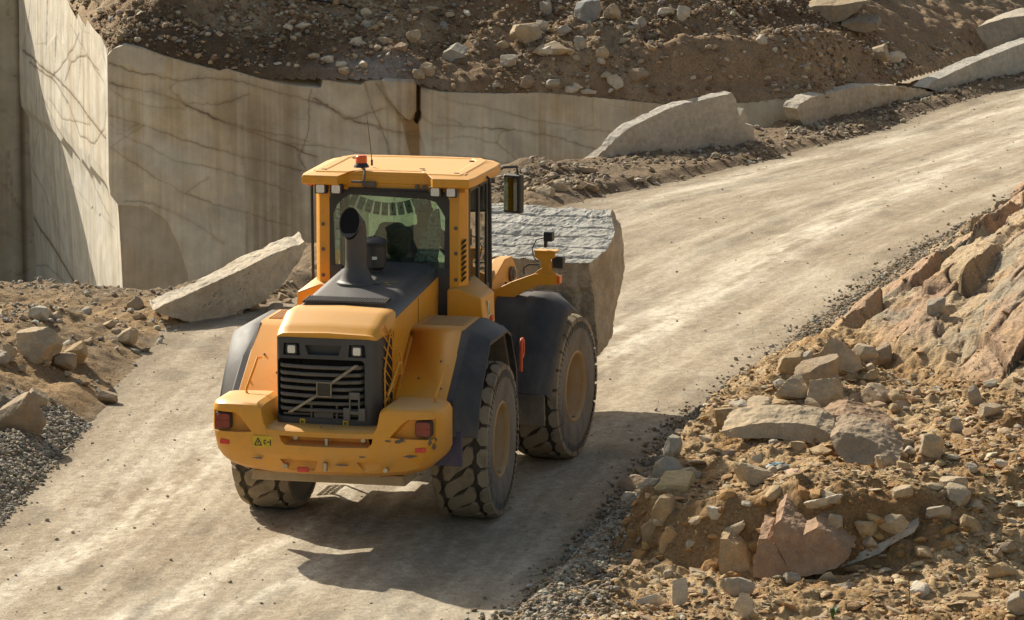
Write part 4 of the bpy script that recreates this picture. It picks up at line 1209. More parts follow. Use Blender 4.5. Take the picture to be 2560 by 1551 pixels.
pebbles('rubble', np.stack([x, y, H_all(x, y)], 1), lsize(r_, len(x), 0.06, 0.17, 1.8), cols(r_, len(x), SOILC, [4, 5, 3, 2, 1.5]), 45, flat=(0.10, 0.34), lib=PEB2, sink=0.15, tilt=0.3)
# clods and broken rock in the cut face of the step
n = 1500
n = 260; x = r_.uniform(2.85, 6.2, n); y = np.interp(x, YST_X, YST_Y) + r_.normal(size=n) * 0.16
pebbles('rubble', np.stack([x, y, H_all(x, y)], 1), lsize(r_, n, 0.03, 0.22, 2.6), cols(r_, n, [(0.33, 0.19, 0.08), (0.40, 0.25, 0.11), (0.44, 0.31, 0.16)], [4, 3, 1], 0.1), 49, flat=(0.3, 0.7), lib=PEB2, sink=0.7)
# scree on the hillside
n = 42000
s_ = r_.uniform(0, 33, n); d_ = r_.uniform(0.05, 6.0, n)
acc = np.concatenate([[0], np.cumsum(np.hypot(np.diff(FOOT[:, 0]), np.diff(FOOT[:, 1])))])
fx, fy = np.interp(s_, acc, FOOT[:, 0]), np.interp(s_, acc, FOOT[:, 1])
tx, ty_ = np.interp(s_ + .3, acc, FOOT[:, 0]) - np.interp(s_ - .3, acc, FOOT[:, 0]), np.interp(s_ + .3, acc, FOOT[:, 1]) - np.interp(s_ - .3, acc, FOOT[:, 1])
ln = np.hypot(tx, ty_) + 1e-9
x, y = fx - ty_ / ln * d_, fy + tx / ln * d_
m = (fbm(x * 0.7, y * 0.7, octv=3, seed=46) + 0.35 * r_.normal(size=n)) > -0.1
x, y = x[m], y[m]
pebbles('scree', np.stack([x, y, H_hill(x, y)], 1), lsize(r_, len(x), 0.03, 0.16, 2.4), cols(r_, len(x), HILLC, [4, 4, 1.6, 3, 0.8]), 46, flat=(0.3, 0.8), sink=0.08)
# crumbs on the road and along its left edge
n = 15000
y = -6 + 51 * r_.uniform(size=n) ** 1.5 ; q = r_.uniform(0, 1, n)
edge = np.minimum(q, 1 - q)
m = r_.uniform(size=n) < np.clip(0.8 - 5.5 * edge, 0.16, 1)
y, q = y[m], q[m]
x = np.interp(y, EL_Y, EL_X) * (1 - q) + np.interp(y, ER_Y, ER_X) * q
pebbles('gravel', np.stack([x, y, H_road(x, y)], 1), lsize(r_, len(x), 0.008, 0.05, 4.5), cols(r_, len(x), [(0.31, 0.255, 0.185), (0.40, 0.335, 0.25), (0.50, 0.45, 0.36)], [2, 3, 2]), 47)
n = 9000
y = r_.uniform(20, 50, n); t = r_.uniform(size=n) * 2.4 - 0.05
x = np.interp(y, EL_Y, EL_X) - t
m = (fbm(x * 0.9, y * 0.6, octv=3, seed=48) + 0.3 * r_.normal(size=n)) > -0.1
x, y = x[m], y[m]
pebbles('rubble', np.stack([x, y, H_all(x, y)], 1), lsize(r_, len(x), 0.03, 0.16, 2.4), cols(r_, len(x), [(0.22, 0.165, 0.11), (0.33, 0.27, 0.19), (0.42, 0.375, 0.30)], [4, 3, 2]), 48)
# ------------------------------------------------------------------ the wheel loader
YEL = paint_mat('yellow_paint', (0.78, 0.335, 0.013), rough=0.36, dust=(0.52, 0.36, 0.185), amount=0.26, up=0.45)
YEL2 = paint_mat('dusty_yellow_paint', (0.60, 0.29, 0.04), rough=0.5, dust=(0.44, 0.33, 0.21), amount=0.75, up=0.5)
GREY = paint_mat('dark_grey_plastic', (0.042, 0.043, 0.046), rough=0.42, dust=(0.34, 0.30, 0.25), amount=0.08, up=0.14)
BLACK = paint_mat('black_plastic', (0.022, 0.023, 0.025), rough=0.45, dust=(0.30, 0.25, 0.19), amount=0.10, up=0.16)
FEND = paint_mat('fender_plastic', (0.024, 0.025, 0.028), rough=0.55, dust=(0.26, 0.22, 0.17), amount=0.28, up=0.2)
STACK = paint_mat('stack_paint', (0.055, 0.052, 0.05), rough=0.5, dust=(0.25, 0.2, 0.15), amount=0.3, up=0.2)
DARK = plain_mat('dark_void', (0.012, 0.011, 0.010), rough=0.8)
CHASSIS = paint_mat('dusty_chassis', (0.07, 0.065, 0.06), rough=0.7, dust=(0.30, 0.235, 0.16), amount=0.8, up=0.5)
RUB = paint_mat('tyre_rubber', (0.016, 0.015, 0.014), rough=0.85, dust=(0.16, 0.13, 0.10), amount=0.18, up=0.25, spec=0.2, grain=0.25)
SIDEW = paint_mat('dusty_sidewall', (0.10, 0.085, 0.07), rough=0.85, dust=(0.27, 0.24, 0.195), amount=1.15, up=0.2, spec=0.15, grain=0.35)
LUG = paint_mat('dusty_tread', (0.10, 0.08, 0.055), rough=0.85, dust=(0.36, 0.29, 0.20), amount=1.35, up=0.25, spec=0.15, grain=0.3)
RIM = paint_mat('rim_paint', (0.46, 0.22, 0.045), rough=0.6, dust=(0.46, 0.35, 0.21), amount=0.45, up=0.3)
BLUE = paint_mat('blue_plate_paint', (0.035, 0.035, 0.11), rough=0.5, dust=(0.25, 0.21, 0.17), amount=0.22, up=0.2)
STEEL = plain_mat('worn_steel', (0.42, 0.38, 0.31), rough=0.35, metal=0.85)
EMBL = plain_mat('emblem_metal', (0.27, 0.235, 0.18), rough=0.45, metal=0.5)
LENS = plain_mat('lamp_lens', (0.80, 0.76, 0.66), rough=0.18, spec=0.8, var=0.15, scale=60)
REDL = plain_mat('red_lens', (0.24, 0.032, 0.016), rough=0.25, spec=0.6)
REDR = plain_mat('red_reflector', (0.62, 0.045, 0.03), rough=0.3, spec=0.6)
ORNG = plain_mat('orange_lens', (0.85, 0.13, 0.02), rough=0.25, spec=0.6, var=0.15)
ORB = plain_mat('orange_red_paint', (0.72, 0.11, 0.035), rough=0.45, var=0.12)
STICK = plain_mat('sticker_yellow', (0.64, 0.44, 0.035), rough=0.5, var=0.1)
STKW = plain_mat('sticker_white', (0.68, 0.68, 0.58), rough=0.5, var=0.1)
STKG = plain_mat('sticker_green', (0.05, 0.25, 0.12), rough=0.5, var=0.2)
INK = plain_mat('ink', (0.02, 0.018, 0.015), rough=0.6)
GLASS = glass_mat('tinted_glass', tint=(0.72, 0.83, 0.74), gloss=0.10)
WGLASS = glass_mat('dusty_windscreen', tint=(0.72, 0.83, 0.74), gloss=0.10, dust=0.7)
SGLASS = glass_mat('side_glass', tint=(0.34, 0.44, 0.38), gloss=0.16)
MIRR = plain_mat('mirror_glass', (0.55, 0.58, 0.55), rough=0.03, metal=1.0, var=0.05)
SEATF = plain_mat('seat_cloth', (0.05, 0.05, 0.052), rough=0.9)

ART = 0.10064                                   # steering angle between the two halves
MF = Matrix.Translation((0, 1.6, 0)) @ Matrix.Rotation(-ART, 4, 'Z') @ Matrix.Translation((0, -1.6, 0))
RT, RLD, TRK, HWD, WBASE = 0.80, 0.775, 1.035, 0.285, 3.2

L = empty('wheel_loader')
tag(L, 'dusty yellow wheel loader seen from behind, carrying a grey stone block up the dirt road', 'wheel loader')


# ---- wheels
def wheel_meshes():
    W = HWD
    prof = [(0.345, -W * .80), (0.40, -W * .93), (0.50, -W * 1.0), (0.63, -W * 1.0), (0.715, -W * .95), (0.757, -W * .86), (0.766, -W * .6), (0.770, 0),
            (0.766, W * .6), (0.757, W * .86), (0.715, W * .95), (0.63, W * 1.0), (0.50, W * 1.0), (0.40, W * .93), (0.345, W * .80)]
    b = MB(); b.lathe(prof, axis='x', seg=72, cap=False)
    for k in range(66):                       # raised ribs moulded near the shoulder
        a_ = 2 * PI * k / 66
        for s_ in (-1, 1):
            R_ = Matrix.Rotation(a_, 3, 'X')
            b.box(R_ @ Vector((s_ * W * 0.985, 0, 0.675)), (0.022, 0.012, 0.075), rot=R_)
    ty = b
    # tread lugs: long S shaped centre blocks between hexagon shoulder blocks
    N = 22; pitch = 2 * PI / N
    tr = MB()
    def lug(poly, h=0.031):
        top, bot = [], []
        for (u, v) in poly:                       # u across -1..1, v along in pitches
            uu = u
            def P(r, a): return Vector((uu * W, r * math.cos(a), r * math.sin(a)))
            base = 0.770 - 0.014 * abs(u) ** 4 - 0.006
            if abs(u) > 0.93: base = 0.722
            a = v * pitch
            top.append((uu, base + h - 0.012 * max(0, abs(u) - 0.75) / 0.25 + (0.020 if abs(u) > 0.93 else 0), a)); bot.append((uu, base - 0.012, a))
        cx = sum(t[0] for t in top) / len(top); ca = sum(t[2] for t in top) / len(top)
        A = [tr.bm.verts.new((u * W, r * math.cos(a), r * math.sin(a))) for u, r, a in bot]
        B = []
        for u, r, a in top:
            u2 = cx + (u - cx) * 0.95; a2 = ca + (a - ca) * 0.95
            B.append(tr.bm.verts.new((u2 * W, r * math.cos(a2), r * math.sin(a2))))
        n = len(A)
        for i in range(n): tr.bm.faces.new((A[i], A[(i + 1) % n], B[(i + 1) % n], B[i]))
        # domed top in a fan, so wide blocks follow the round of the tyre
        c = tr.bm.verts.new((cx * W, (0.770 + h - 0.004) * math.cos(ca), (0.770 + h - 0.004) * math.sin(ca))) if abs(cx) < 0.6 else tr.bm.verts.new(sum((v.co for v in B), Vector()) / n + Vector((0, math.cos(ca), math.sin(ca))) * 0.004)
        for i in range(n): tr.bm.faces.new((B[i], B[(i + 1) % n], c))
    for k in range(N):
        o = k
        lug([(-0.56, o + 0.93), (-0.36, o + 0.93), (-0.10, o + 0.53), (0.20, o + 0.28), (0.50, o + 0.02), (0.58, o - 0.28), (0.52, o - 0.72), (0.34, o - 0.80), (0.12, o - 0.40), (-0.16, o - 0.18), (-0.46, o + 0.08), (-0.58, o + 0.42)])
        lug([(-1.0, o + 0.70), (-0.80, o + 0.70), (-0.67, o + 0.42), (-0.67, o + 0.02), (-0.80, o - 0.18), (-1.0, o - 0.18), (-1.005, o + 0.26)])
        lug([(1.0, o + 0.22), (0.80, o + 0.22), (0.67, o - 0.02), (0.67, o - 0.44), (0.80, o - 0.66), (1.0, o - 0.66), (1.005, o - 0.22)])
    # rim dish seen from outside (towards +x)
    rm = MB()
    rm.lathe([(0.395, W * .93), (0.372, W * .97), (0.352, W * .90), (0.335, W * .55), (0.312, W * .42), (0.306, W * .10), (0.23, W * .05), (0.20, W * .22), (0.11, W * .30), (0.10, W * .38), (0.01, W * .40)], axis='x', seg=48, cap=False)
    rm.lathe([(0.345, -W * .80), (0.33, -W * .5), (0.30, W * .02), (0.01, W * .02)], axis='x', seg=36, cap=False)
    for k in range(16):
        a = 2 * PI * k / 16
        rm.cyl((W * .06, 0.262 * math.cos(a), 0.262 * math.sin(a)), (W * .16, 0.262 * math.cos(a), 0.262 * math.sin(a)), 0.014, 6)
    rm.box((W * .86, 0.0, -0.345), (0.03, 0.05, 0.03))
    return ty, tr, rm


_tmp = empty('wheel')
ty, tr, rm = wheel_meshes()
o_ty = ty.build('tyre', SIDEW, _tmp, bevel=0, angle=60); o_tr = tr.build('tread', LUG, _tmp, bevel=0, angle=30); o_rm = rm.build('rim', RIM, _tmp, bevel=0, angle=40)
o_ty.data.materials.append(RUB)
for pf in o_ty.data.polygons:
    c_ = pf.center
    if math.hypot(c_.y, c_.z) > 0.735: pf.material_index = 1
for i, (x, y, fr) in enumerate(((TRK, 0, 0), (-TRK, 0, 0), (TRK, WBASE, 1), (-TRK, WBASE, 1))):
    if i == 0: w_ = _tmp
    else:
        w_ = _tmp.copy(); COL.objects.link(w_)
        for ch in (o_ty, o_tr, o_rm):
            c_ = ch.copy(); COL.objects.link(c_); c_.parent = w_
    w_.parent = L
    p_ = Vector((x, y, RLD))
    rz = 0 if x > 0 else PI
    if fr:
        p_ = MF @ p_; rz -= ART
    w_.location = p_; w_.rotation_euler = (random.uniform(0, 0.2), 0, rz)

# ---- chassis and axles
b = MB()
b.box((0, -0.4, 0.95), (0.62, 2.6, 0.5)); b.cyl((-0.85, 0, 0.775), (0.85, 0, 0.775), 0.17, 16); b.sphere((0, 0, 0.775), 0.30, 16)
b.box((0.30, 1.25, 0.8), (0.10, 0.8, 0.6)); b.box((-0.30, 1.25, 0.8), (0.10, 0.8, 0.6)); b.box((0, 1.1, 1.15), (0.8, 0.9, 0.3))
b.build('rear_chassis', CHASSIS, L)
b = MB()
b.box((0, 2.6, 0.85), (0.72, 1.9, 0.6)); b.cyl((-0.85, WBASE, 0.775), (0.85, WBASE, 0.775), 0.17, 16); b.sphere((0, WBASE, 0.775), 0.30, 16)
b.box((0, 1.75, 0.85), (0.3, 0.35, 0.7)); b.cyl((0, 1.6, 0.5), (0, 1.6, 1.3), 0.09, 16)
b.build('front_chassis', CHASSIS, L, M=MF)
b = MB(); b.box((0, -1.62, 0.705), (1.55, 0.5, 0.10), taper=(0.96, 1)); b.box((0, -1.72, 0.79), (1.06, 0.42, 0.10), taper=(1.12, 1))
b.build('underguard', paint_mat('dusty_guard', (0.30, 0.20, 0.09), rough=0.8, dust=(0.42, 0.32, 0.20), amount=1.0, up=0.4), L, bevel=0.015)
for sx in (-1, 1):
    b = MB(); b.box((sx * 1.0, -1.30, 0.93), (0.40, 0.05, 0.34)); b.build('mudguard_plate', BLUE, L)

for sx in (-1, 1):
    b = MB(); b.box((sx * 0.76, 1.16, 0.95), (0.46, 0.62, 0.62)); b.build('sun_block_tank', CHASSIS, L, bevel=0.03)  # side tanks, added to block sun reaching under the loader

# ---- counterweight
def cwx(x): return float(np.interp(abs(x), [0, .35, .62, .95, 1.03, 1.09, 1.125, 1.15], [-2.20, -2.185, -2.15, -2.09, -2.06, -2.01, -1.94, -1.86]))
xs_ = [0, .25, .45, .53, .56, .585, .64, .80, .95, 1.03, 1.09, 1.125, 1.15]
zt_ = [1.235, 1.235, 1.235, 1.24, 1.30, 1.43, 1.462, 1.462, 1.457, 1.452, 1.442, 1.42, 1.37]
zb_ = [0.765, .765, .765, .765, .768, .77, .775, .785, .82, .865, .915, .96, 1.02]
xx = [-v for v in xs_[:0:-1]] + xs_; zt2 = zt_[:0:-1] + zt_; zb2 = zb_[:0:-1] + zb_
rings = []
for x, t_, b_ in zip(xx, zt2, zb2):
    y0 = cwx(x); wing = abs(x) > 0.57
    m_ = (t_ + b_) / 2
    yf = -1.50 if wing else -1.45
    rr = 0.06
    rings.append([Vector(p) for p in ((x, yf, b_), (x, y0 + 0.20, b_), (x, y0 + 0.10, b_ + 0.05), (x, y0 + 0.012, b_ + 0.20), (x, y0, m_), (x, y0 + 0.008, t_ - rr * 1.2), (x, y0 + 0.022, t_ - rr * .45), (x, y0 + 0.06, t_ - 0.004), (x, y0 + 0.14, t_ + 0.004), (x, yf, t_ + 0.004))])
cw = MB(); cw.loft(rings)
cut = MB()
cut.hull([(-0.40, -2.35, 1.165), (0.52, -2.35, 1.165), (0.50, -2.35, 1.05), (-0.36, -2.35, 1.05), (-0.40, -2.02, 1.165), (0.52, -2.02, 1.165), (0.46, -2.02, 1.10), (-0.32, -2.02, 1.10)])
for sx in (-1, 1):
    cut.hull([(sx * 0.78 - .14 * sx, -2.4, 1.21), (sx * 1.10, -2.4, 1.16), (sx * 1.10, -2.4, 1.36), (sx * 0.86, -2.4, 1.36), (sx * 0.70, -2.02, 1.17), (sx * 1.10, -1.97, 1.16), (sx * 1.10, -1.97, 1.355), (sx * 0.86, -2.0, 1.355)])
for (xa, xb) in ((-0.40, -0.02), (0.36, 0.60)):
    cut.hull([(xa, -2.4, 0.93), (xb, -2.4, 0.93), (xb - .03, -2.4, 0.82), (xa + .05, -2.4, 0.82), (xa, -2.08, 0.93), (xb, -2.08, 0.93), (xb - .05, -2.08, 0.82), (xa + .07, -2.08, 0.82)])
cwo = cw.build('counterweight', YEL, L, bevel=0.010, angle=30, cut=cut)
for sx in (-1, 1):
    y_ = -1.99
    b = MB(); b.prism(round_rect(0.165, 0.16, 0.03, 3, sx * 0.995, 1.262), 'y', y_ - 0.055, y_ + 0.06)
    tl = b.build('taillight', BLACK, L, bevel=0.006, M=None)
    b = MB(); b.prism(round_rect(0.142, 0.138, 0.03, 3, sx * 0.995, 1.262), 'y', y_ - 0.075, y_ - 0.05)
    b.box((sx * 0.995, y_ - 0.076, 1.262), (0.13, 0.006, 0.012)); b.build('lens', REDL, tl, bevel=0.006)
    b = MB(); y_ = cwx(0.96) + 0.015; b.box((sx * 0.97, y_, 1.062), (0.10, 0.03, 0.045), rot=rotm('Z', 12 * sx)); b.build('reflector', REDR, L, bevel=0.004)
b = MB(); b.box((-0.16, -2.185, 0.845), (0.11, 0.03, 0.045)); b.build('reflector', REDR, L, bevel=0.004)
# hitch pin, eyes and bolts
b = MB(); b.cyl((0.06, -2.13, 1.04), (0.06, -2.13, 1.17), 0.022, 12); b.cyl((0.06, -2.18, 0.84), (0.06, -2.18, 0.92), 0.024, 12); b.sphere((0.06, -2.14, 1.175), 0.03, 10)
for x, z in ((-0.27, 1.125), (0.40, 1.125)): b.cyl((x, -2.05, z), (x, -2.01, z), 0.026, 10)
for x, z in ((-0.33, .875), (0.66, .875)): b.cyl((x, -2.21, z), (x, -2.13, z), 0.024, 10)
b.build('hitch_pin', STEEL, L, bevel=0.003)
b = MB(); b.tube([(0.00, -2.12, 1.245), (0.01, -2.12, 1.27), (0.12, -2.12, 1.27), (0.13, -2.12, 1.245)], 0.008, 6); b.build('lifting_eye', CHASSIS, L, bevel=0)
# grab bars at the wing corners
for x, a_ in ((0.59, 0.0), (1.06, 0.0), (-0.83, 0)):
    b = MB(); b.tube([(x - 0.05, -1.60, 1.42), (x - 0.045, -1.66, 1.50), (x, -1.52, 1.70), (x + 0.01, -1.44, 1.78), (x + 0.02, -1.36, 1.77)], 0.013, 8)
    b.build('grab_handle', YEL, L, bevel=0)
# sticker with warning triangle
yS = cwx(-0.56) - 0.004
b = MB(); b.prism(round_rect(0.20, 0.11, 0.008, 2, -0.565, 1.095), 'y', yS - 0.004, yS + 0.03); st_ = b.build('warning_sticker', STICK, L, bevel=0)
b = MB(); yk = yS - 0.006
def bar2(p, q, w_, y0):
    p, q = Vector((p[0], p[1])), Vector((q[0], q[1])); d_ = (q - p).normalized(); n_ = Vector((-d_.y, d_.x)) * w_ / 2
    b.prism([tuple(p + n_), tuple(q + n_), tuple(q - n_), tuple(p - n_)], 'y', y0 - 0.002, y0 + 0.003)
for p, q in (((-0.645, 1.06), (-0.575, 1.06)), ((-0.575, 1.06), (-0.61, 1.13)), ((-0.61, 1.13), (-0.645, 1.06)), ((-0.612, 1.075), (-0.605, 1.105)), ((-0.55, 1.075), (-0.55, 1.11)), ((-0.55, 1.11), (-0.53, 1.11)), ((-0.55, 1.075), (-0.53, 1.075)), ((-0.525, 1.093), (-0.49, 1.093)), ((-0.487, 1.06), (-0.487, 1.12))): bar2(p, q, 0.008, yk)
b.build('symbol', INK, st_, bevel=0)
# scuffs where the paint is knocked off
b = MB()
def chip(cx, cz, w_, h_, seed, y):
    r_ = random.Random(seed); n_ = 14
    b.prism([(cx + w_ / 2 * math.cos(2 * PI * k / n_) * r_.uniform(.45, 1.1), cz + h_ / 2 * math.sin(2 * PI * k / n_) * r_.uniform(.4, 1.1)) for k in range(n_)], 'y', y - 0.0025, y + 0.02)
chip(0.75, 1.145, 0.20, 0.045, 1, cwx(0.75) - 0.0); chip(0.42, 0.99, 0.10, 0.02, 12, cwx(.42)); chip(-0.62, 0.93, 0.12, 0.02, 13, cwx(.62)); chip(0.88, 1.00, 0.16, 0.03, 14, cwx(.88)); chip(0.66, 1.15, 0.08, 0.03, 2, cwx(0.66) - 0.0); chip(1.05, 1.14, 0.06, 0.10, 3, cwx(1.05) + 0.0); chip(1.09, 1.09, 0.05, 0.07, 4, cwx(1.09) + 0.0); chip(1.10, 1.155, 0.04, 0.04, 8, cwx(1.10)); chip(0.22, 0.90, 0.16, 0.018, 5, cwx(0.22) + 0.012); chip(0.80, 1.17, 0.05, 0.03, 9, cwx(0.8))
b.build('paint_scuff', CHASSIS, L, bevel=0)

# ---- engine hood
def hood_top(y): return np.interp(y, [-1.86, -1.85, -1.81, -1.53, -1.48, -1.25, 0.62], [2.10, 2.13, 2.168, 2.272, 2.286, 2.290, 2.43])
rings = []
for y in (-1.885, -1.88, -1.85, -1.81, -1.72, -1.62, -1.53, -1.48, -1.36, -1.24):
    zt = float(hood_top(y)) + (0.02 if y < -1.86 else 0); w_ = 0.50 + 0.02 * min(1, (y + 1.86) / 0.4); e_ = 0.055
    zb = 2.072
    rings.append([Vector(p) for p in ((-w_, y, zb), (-w_, y, zt - e_ * .85), (-w_ + .018, y, zt - e_ * .5), (-w_ + .06, y, zt - e_ * .15), (-w_ + .12, y, zt - .004), (0, y, zt + .008), (w_ - .12, y, zt - .004), (w_ - .06, y, zt - e_ * .15), (w_ - .018, y, zt - e_ * .5), (w_, y, zt - e_ * .85), (w_, y, zb))])
b = MB(); b.loft(rings)
b.build('hood_cap', YEL, L, bevel=0.006, angle=50)
for sx in (-1, 1):
    b = MB(); b.prism([(-1.56, 1.05), (0.60, 1.05), (0.60, 2.335), (-1.235, 2.19), (-1.30, 2.16), (-1.56, 2.12)], 'x', sx * 0.46, sx * 0.515)
    b.build('hood_side', YEL, L, bevel=0.006)
b = MB(); b.box((0, -0.46, 1.5), (0.88, 2.2, 1.14)); b.build('engine_bay', DARK, L, bevel=0)
# dark top cover
rings = []
for y in (-1.235, -0.4, 0.30):
    z0 = float(np.interp(y, [-1.235, 0.62], [2.235, 2.385])); k = 0.062
    rings.append([Vector(p) for p in ((-.522, y, z0 - .05), (-.50, y, z0 - .01), (-.41, y, z0 + k), (-.35, y, z0 + k + .014), (0, y, z0 + k + .022), (.35, y, z0 + k + .014), (.41, y, z0 + k), (.50, y, z0 - .01), (.522, y, z0 - .05), (.45, y, z0 - .10), (-.45, y, z0 - .10))])
b = MB(); b.loft(rings); b.build('hood_cover', GREY, L, bevel=0.004, angle=50)
rings = []
for y in (0.305, 0.62):
    z0 = float(np.interp(y, [-1.235, 0.62], [2.235, 2.385])); k = 0.060
    rings.append([Vector(p) for p in ((-.522, y, z0 - .05), (-.50, y, z0 - .01), (-.42, y, z0 + k), (0, y, z0 + k + .02), (.42, y, z0 + k), (.50, y, z0 - .01), (.522, y, z0 - .05), (.45, y, z0 - .10), (-.45, y, z0 - .10))])
b = MB(); b.loft(rings); b.build('hood_cover_panel', GREY, L, bevel=0.004, angle=50)
b = MB()                                             # ribbed mesh strip at the back edge of the cover
for k in range(30):
    x = -0.40 + 0.80 * k / 29
    b.box((x, -1.12, 2.335), (0.011, 0.22, 0.014), rot=rotm('X', 3.5))
b.box((0, -1.01, 2.33), (0.84, 0.012, 0.018)); b.box((0, -1.225, 2.315), (0.84, 0.02, 0.02))
b.build('vent_mesh', BLACK, L, bevel=0)
b = MB()
for x, y, r_ in ((0.20, -0.33, .032), (0.27, -0.30, .034), (0.24, -0.42, .03)):
    b.lathe([(r_, 0), (r_, 0.004)], c=(x, y, float(np.interp(y, [-1.235, 0.62], [2.235, 2.385])) + 0.078), seg=6)
b.build('hood_sticker', plain_mat('faded_sticker', (0.22, 0.19, 0.05), rough=0.6), L, bevel=0)

# ---- grille
b = MB()
rings = []
def gx(z): return 0.505 - 0.02 * max(0, (1.7 - z)) ** 1
b = MB()
b.prism([(-0.505, -1.55), (-0.508, -1.82), (-0.500, -1.865), (-0.475, -1.893), (-0.43, -1.902), (0.36, -1.902), (0.43, -1.892), (0.475, -1.868), (0.503, -1.825), (0.514, -1.76), (0.516, -1.55)], 'z', 1.215, 2.075)
cut = MB(); cut.prism(round_rect(0.865, 0.57, 0.04, 4, -0.055, 1.585), 'y', -2.0, -1.62)
cut.hull([(x_ * .5 - .03, y_, z_) for y_ in (-2.0, -1.82) for x_, z_ in ((-.36, 2.005), (.36, 2.005), (.30, 1.915), (-.30, 1.915))])
for lx in (-0.345, 0.305):
    cut.hull([(lx + dx, y_, z_) for y_ in (-2.0, -1.845) for dx, z_ in ((-.075, 2.02), (.075, 2.02), (.085, 1.905), (-.085, 1.905))])
gf = b.build('grille_frame', GREY, L, bevel=0.014, angle=40, seg=3, cut=cut)
b = MB(); b.box((-0.02, -1.63, 1.585), (0.90, 0.02, 0.58)); b.box((-0.35, -1.66, 1.6), (0.04, 0.03, 0.5)); b.box((0.30, -1.66, 1.6), (0.04, 0.03, 0.5))
b.box((-0.03, -1.72, 1.36), (0.17, 0.1, 0.10)); b.build('radiator', DARK, L, bevel=0)
b = MB()
for k in range(7):
    z = 1.80 - 0.070 * k
    b.tube([(-0.485, -1.80, z + .004), (-0.44, -1.89, z), (-0.2, -1.912, z - .006), (0.16, -1.912, z - .006), (0.33, -1.89, z), (0.378, -1.80, z + .004)], 0.0195, 8)
b.tube([(-0.44, -1.86, 1.325), (0.40, -1.86, 1.325)], 0.014, 6)
b.box((-0.155, -1.88, 1.36), (0.02, 0.03, 0.13)); b.box((0.10, -1.88, 1.36), (0.02, 0.03, 0.13)); b.box((-0.03, -1.885, 1.345), (0.19, 0.03, 0.09))
b.build('grille_bars', paint_mat('grille_bar', (0.075, 0.07, 0.062), rough=0.5, dust=(0.30, 0.25, 0.18), amount=0.5, up=0.5), L, bevel=0.003)
b = MB()                                             # slanting bar with the square iron badge
def bar3(p, q, w_, y0, t_=0.016):
    p, q = Vector(p), Vector(q); d_ = (q - p).normalized(); n_ = Vector((-d_.y, d_.x)) * w_ / 2
    b.prism([tuple(p + n_), tuple(q + n_), tuple(q - n_), tuple(p - n_)], 'y', y0 - t_, y0)
for off in (-0.011, 0.011):
    bar3((-0.355 + off, 1.352 - off * .0), (-0.075 + off, 1.53), 0.015, -1.935); bar3((0.055 + off, 1.645), (0.315 + off, 1.835), 0.015, -1.935)
for p, q in (((-0.085, 1.52), (0.065, 1.52)), ((-0.085, 1.655), (0.065, 1.655)), ((-0.08, 1.52), (-0.08, 1.655)), ((0.06, 1.52), (0.06, 1.655))): bar3(p, q, 0.011, -1.938, 0.022)
em = b.build('emblem', EMBL, L, bevel=0.002)
b = MB(); b.box((-0.01, -1.942, 1.588), (0.135, 0.012, 0.125)); b.build('badge_plate', plain_mat('badge_dark', (0.035, 0.03, 0.024), rough=0.3), em, bevel=0.003)
for lx in (-0.345, 0.305):
    b = MB(); b.prism(round_rect(0.105, 0.105, 0.02, 3, lx, 1.962), 'y', -1.905, -1.84); hl = b.build('headlight', BLACK, L, bevel=0.004)
    b = MB(); b.prism(round_rect(0.076, 0.076, 0.014, 3, lx, 1.962), 'y', -1.914, -1.90); b.build('lens', LENS, hl, bevel=0.004)
b = MB()                                             # fork shaped bracket on the lower right of the grille
for x in (0.245, 0.335): b.box((x, -1.945, 1.47), (0.017, 0.02, 0.20))
b.box((0.29, -1.945, 1.535), (0.105, 0.022, 0.07)); b.box((0.29, -1.945, 1.37), (0.11, 0.02, 0.035))
for x in (0.215, 0.365): b.box((x, -1.95, 1.355), (0.068, 0.026, 0.125))
b.build('grille_bracket', paint_mat('bracket', (0.10, 0.095, 0.085), rough=0.5, dust=(0.28, 0.24, 0.18), amount=0.4, up=0.3), L, bevel=0.006)
for x in (-0.24, 0.19):
    b = MB(); b.prism(round_rect(0.055, 0.052, 0.005, 2, x, 1.258), 'y', -1.904, -1.89); s_ = b.build('grille_sticker', STICK, L, bevel=0)
    b = MB(); b.box((x, -1.905, 1.262), (0.032, 0.004, 0.006)); b.box((x, -1.905, 1.25), (0.032, 0.004, 0.006)); b.box((x - .008, -1.905, 1.256), (0.005, 0.004, 0.03)); b.build('symbol', INK, s_, bevel=0)
# louvred triangle on the right hood side
b = MB(); b.prism([(-1.70, 1.36), (-1.40, 1.36), (-1.42, 2.02), (-1.44, 2.10), (-1.52, 2.04), (-1.66, 1.86), (-1.72, 1.74)], 'x', 0.512, 0.530); sv = b.build('side_vent', DARK, L, bevel=0)
b = MB()
for k in range(8):
    z = 2.16 - 0.105 * k
    b.tube([(0.534, -1.74, z - 0.02 + 0.06), (0.534, -1.40, z - 0.16)], 0.0085, 5)
b.tube([(0.534, -1.73, 1.44), (0.534, -1.39, 1.57)], 0.013, 5)
b.tube([(0.532, p_[0], p_[1]) for p_ in ((-1.70, 1.36), (-1.72, 1.74), (-1.66, 1.86), (-1.52, 2.05), (-1.44, 2.11), (-1.41, 2.02), (-1.39, 1.36))], 0.010, 5)
b.build('louvre', YEL, sv, bevel=0)
b = MB(); b.tube([(0.5155, -1.40, 1.10), (0.5155, -1.36, 1.5), (0.5155, -1.34, 1.9), (0.5155, -1.30, 2.06), (0.5155, -1.24, 2.17)], 0.004, 5); b.tube([(0.5155, -0.30, 1.12), (0.5155, -0.30, 2.24)], 0.004, 5); b.build('panel_seam', DARK, L, bevel=0)
b = MB(); b.tube([(0.535, -1.26, 1.86), (0.57, -1.25, 1.87), (0.575, -1.22, 1.72), (0.575, -1.24, 1.64), (0.535, -1.25, 1.63)], 0.011, 6); b.build('hood_handle', YEL, L, bevel=0)

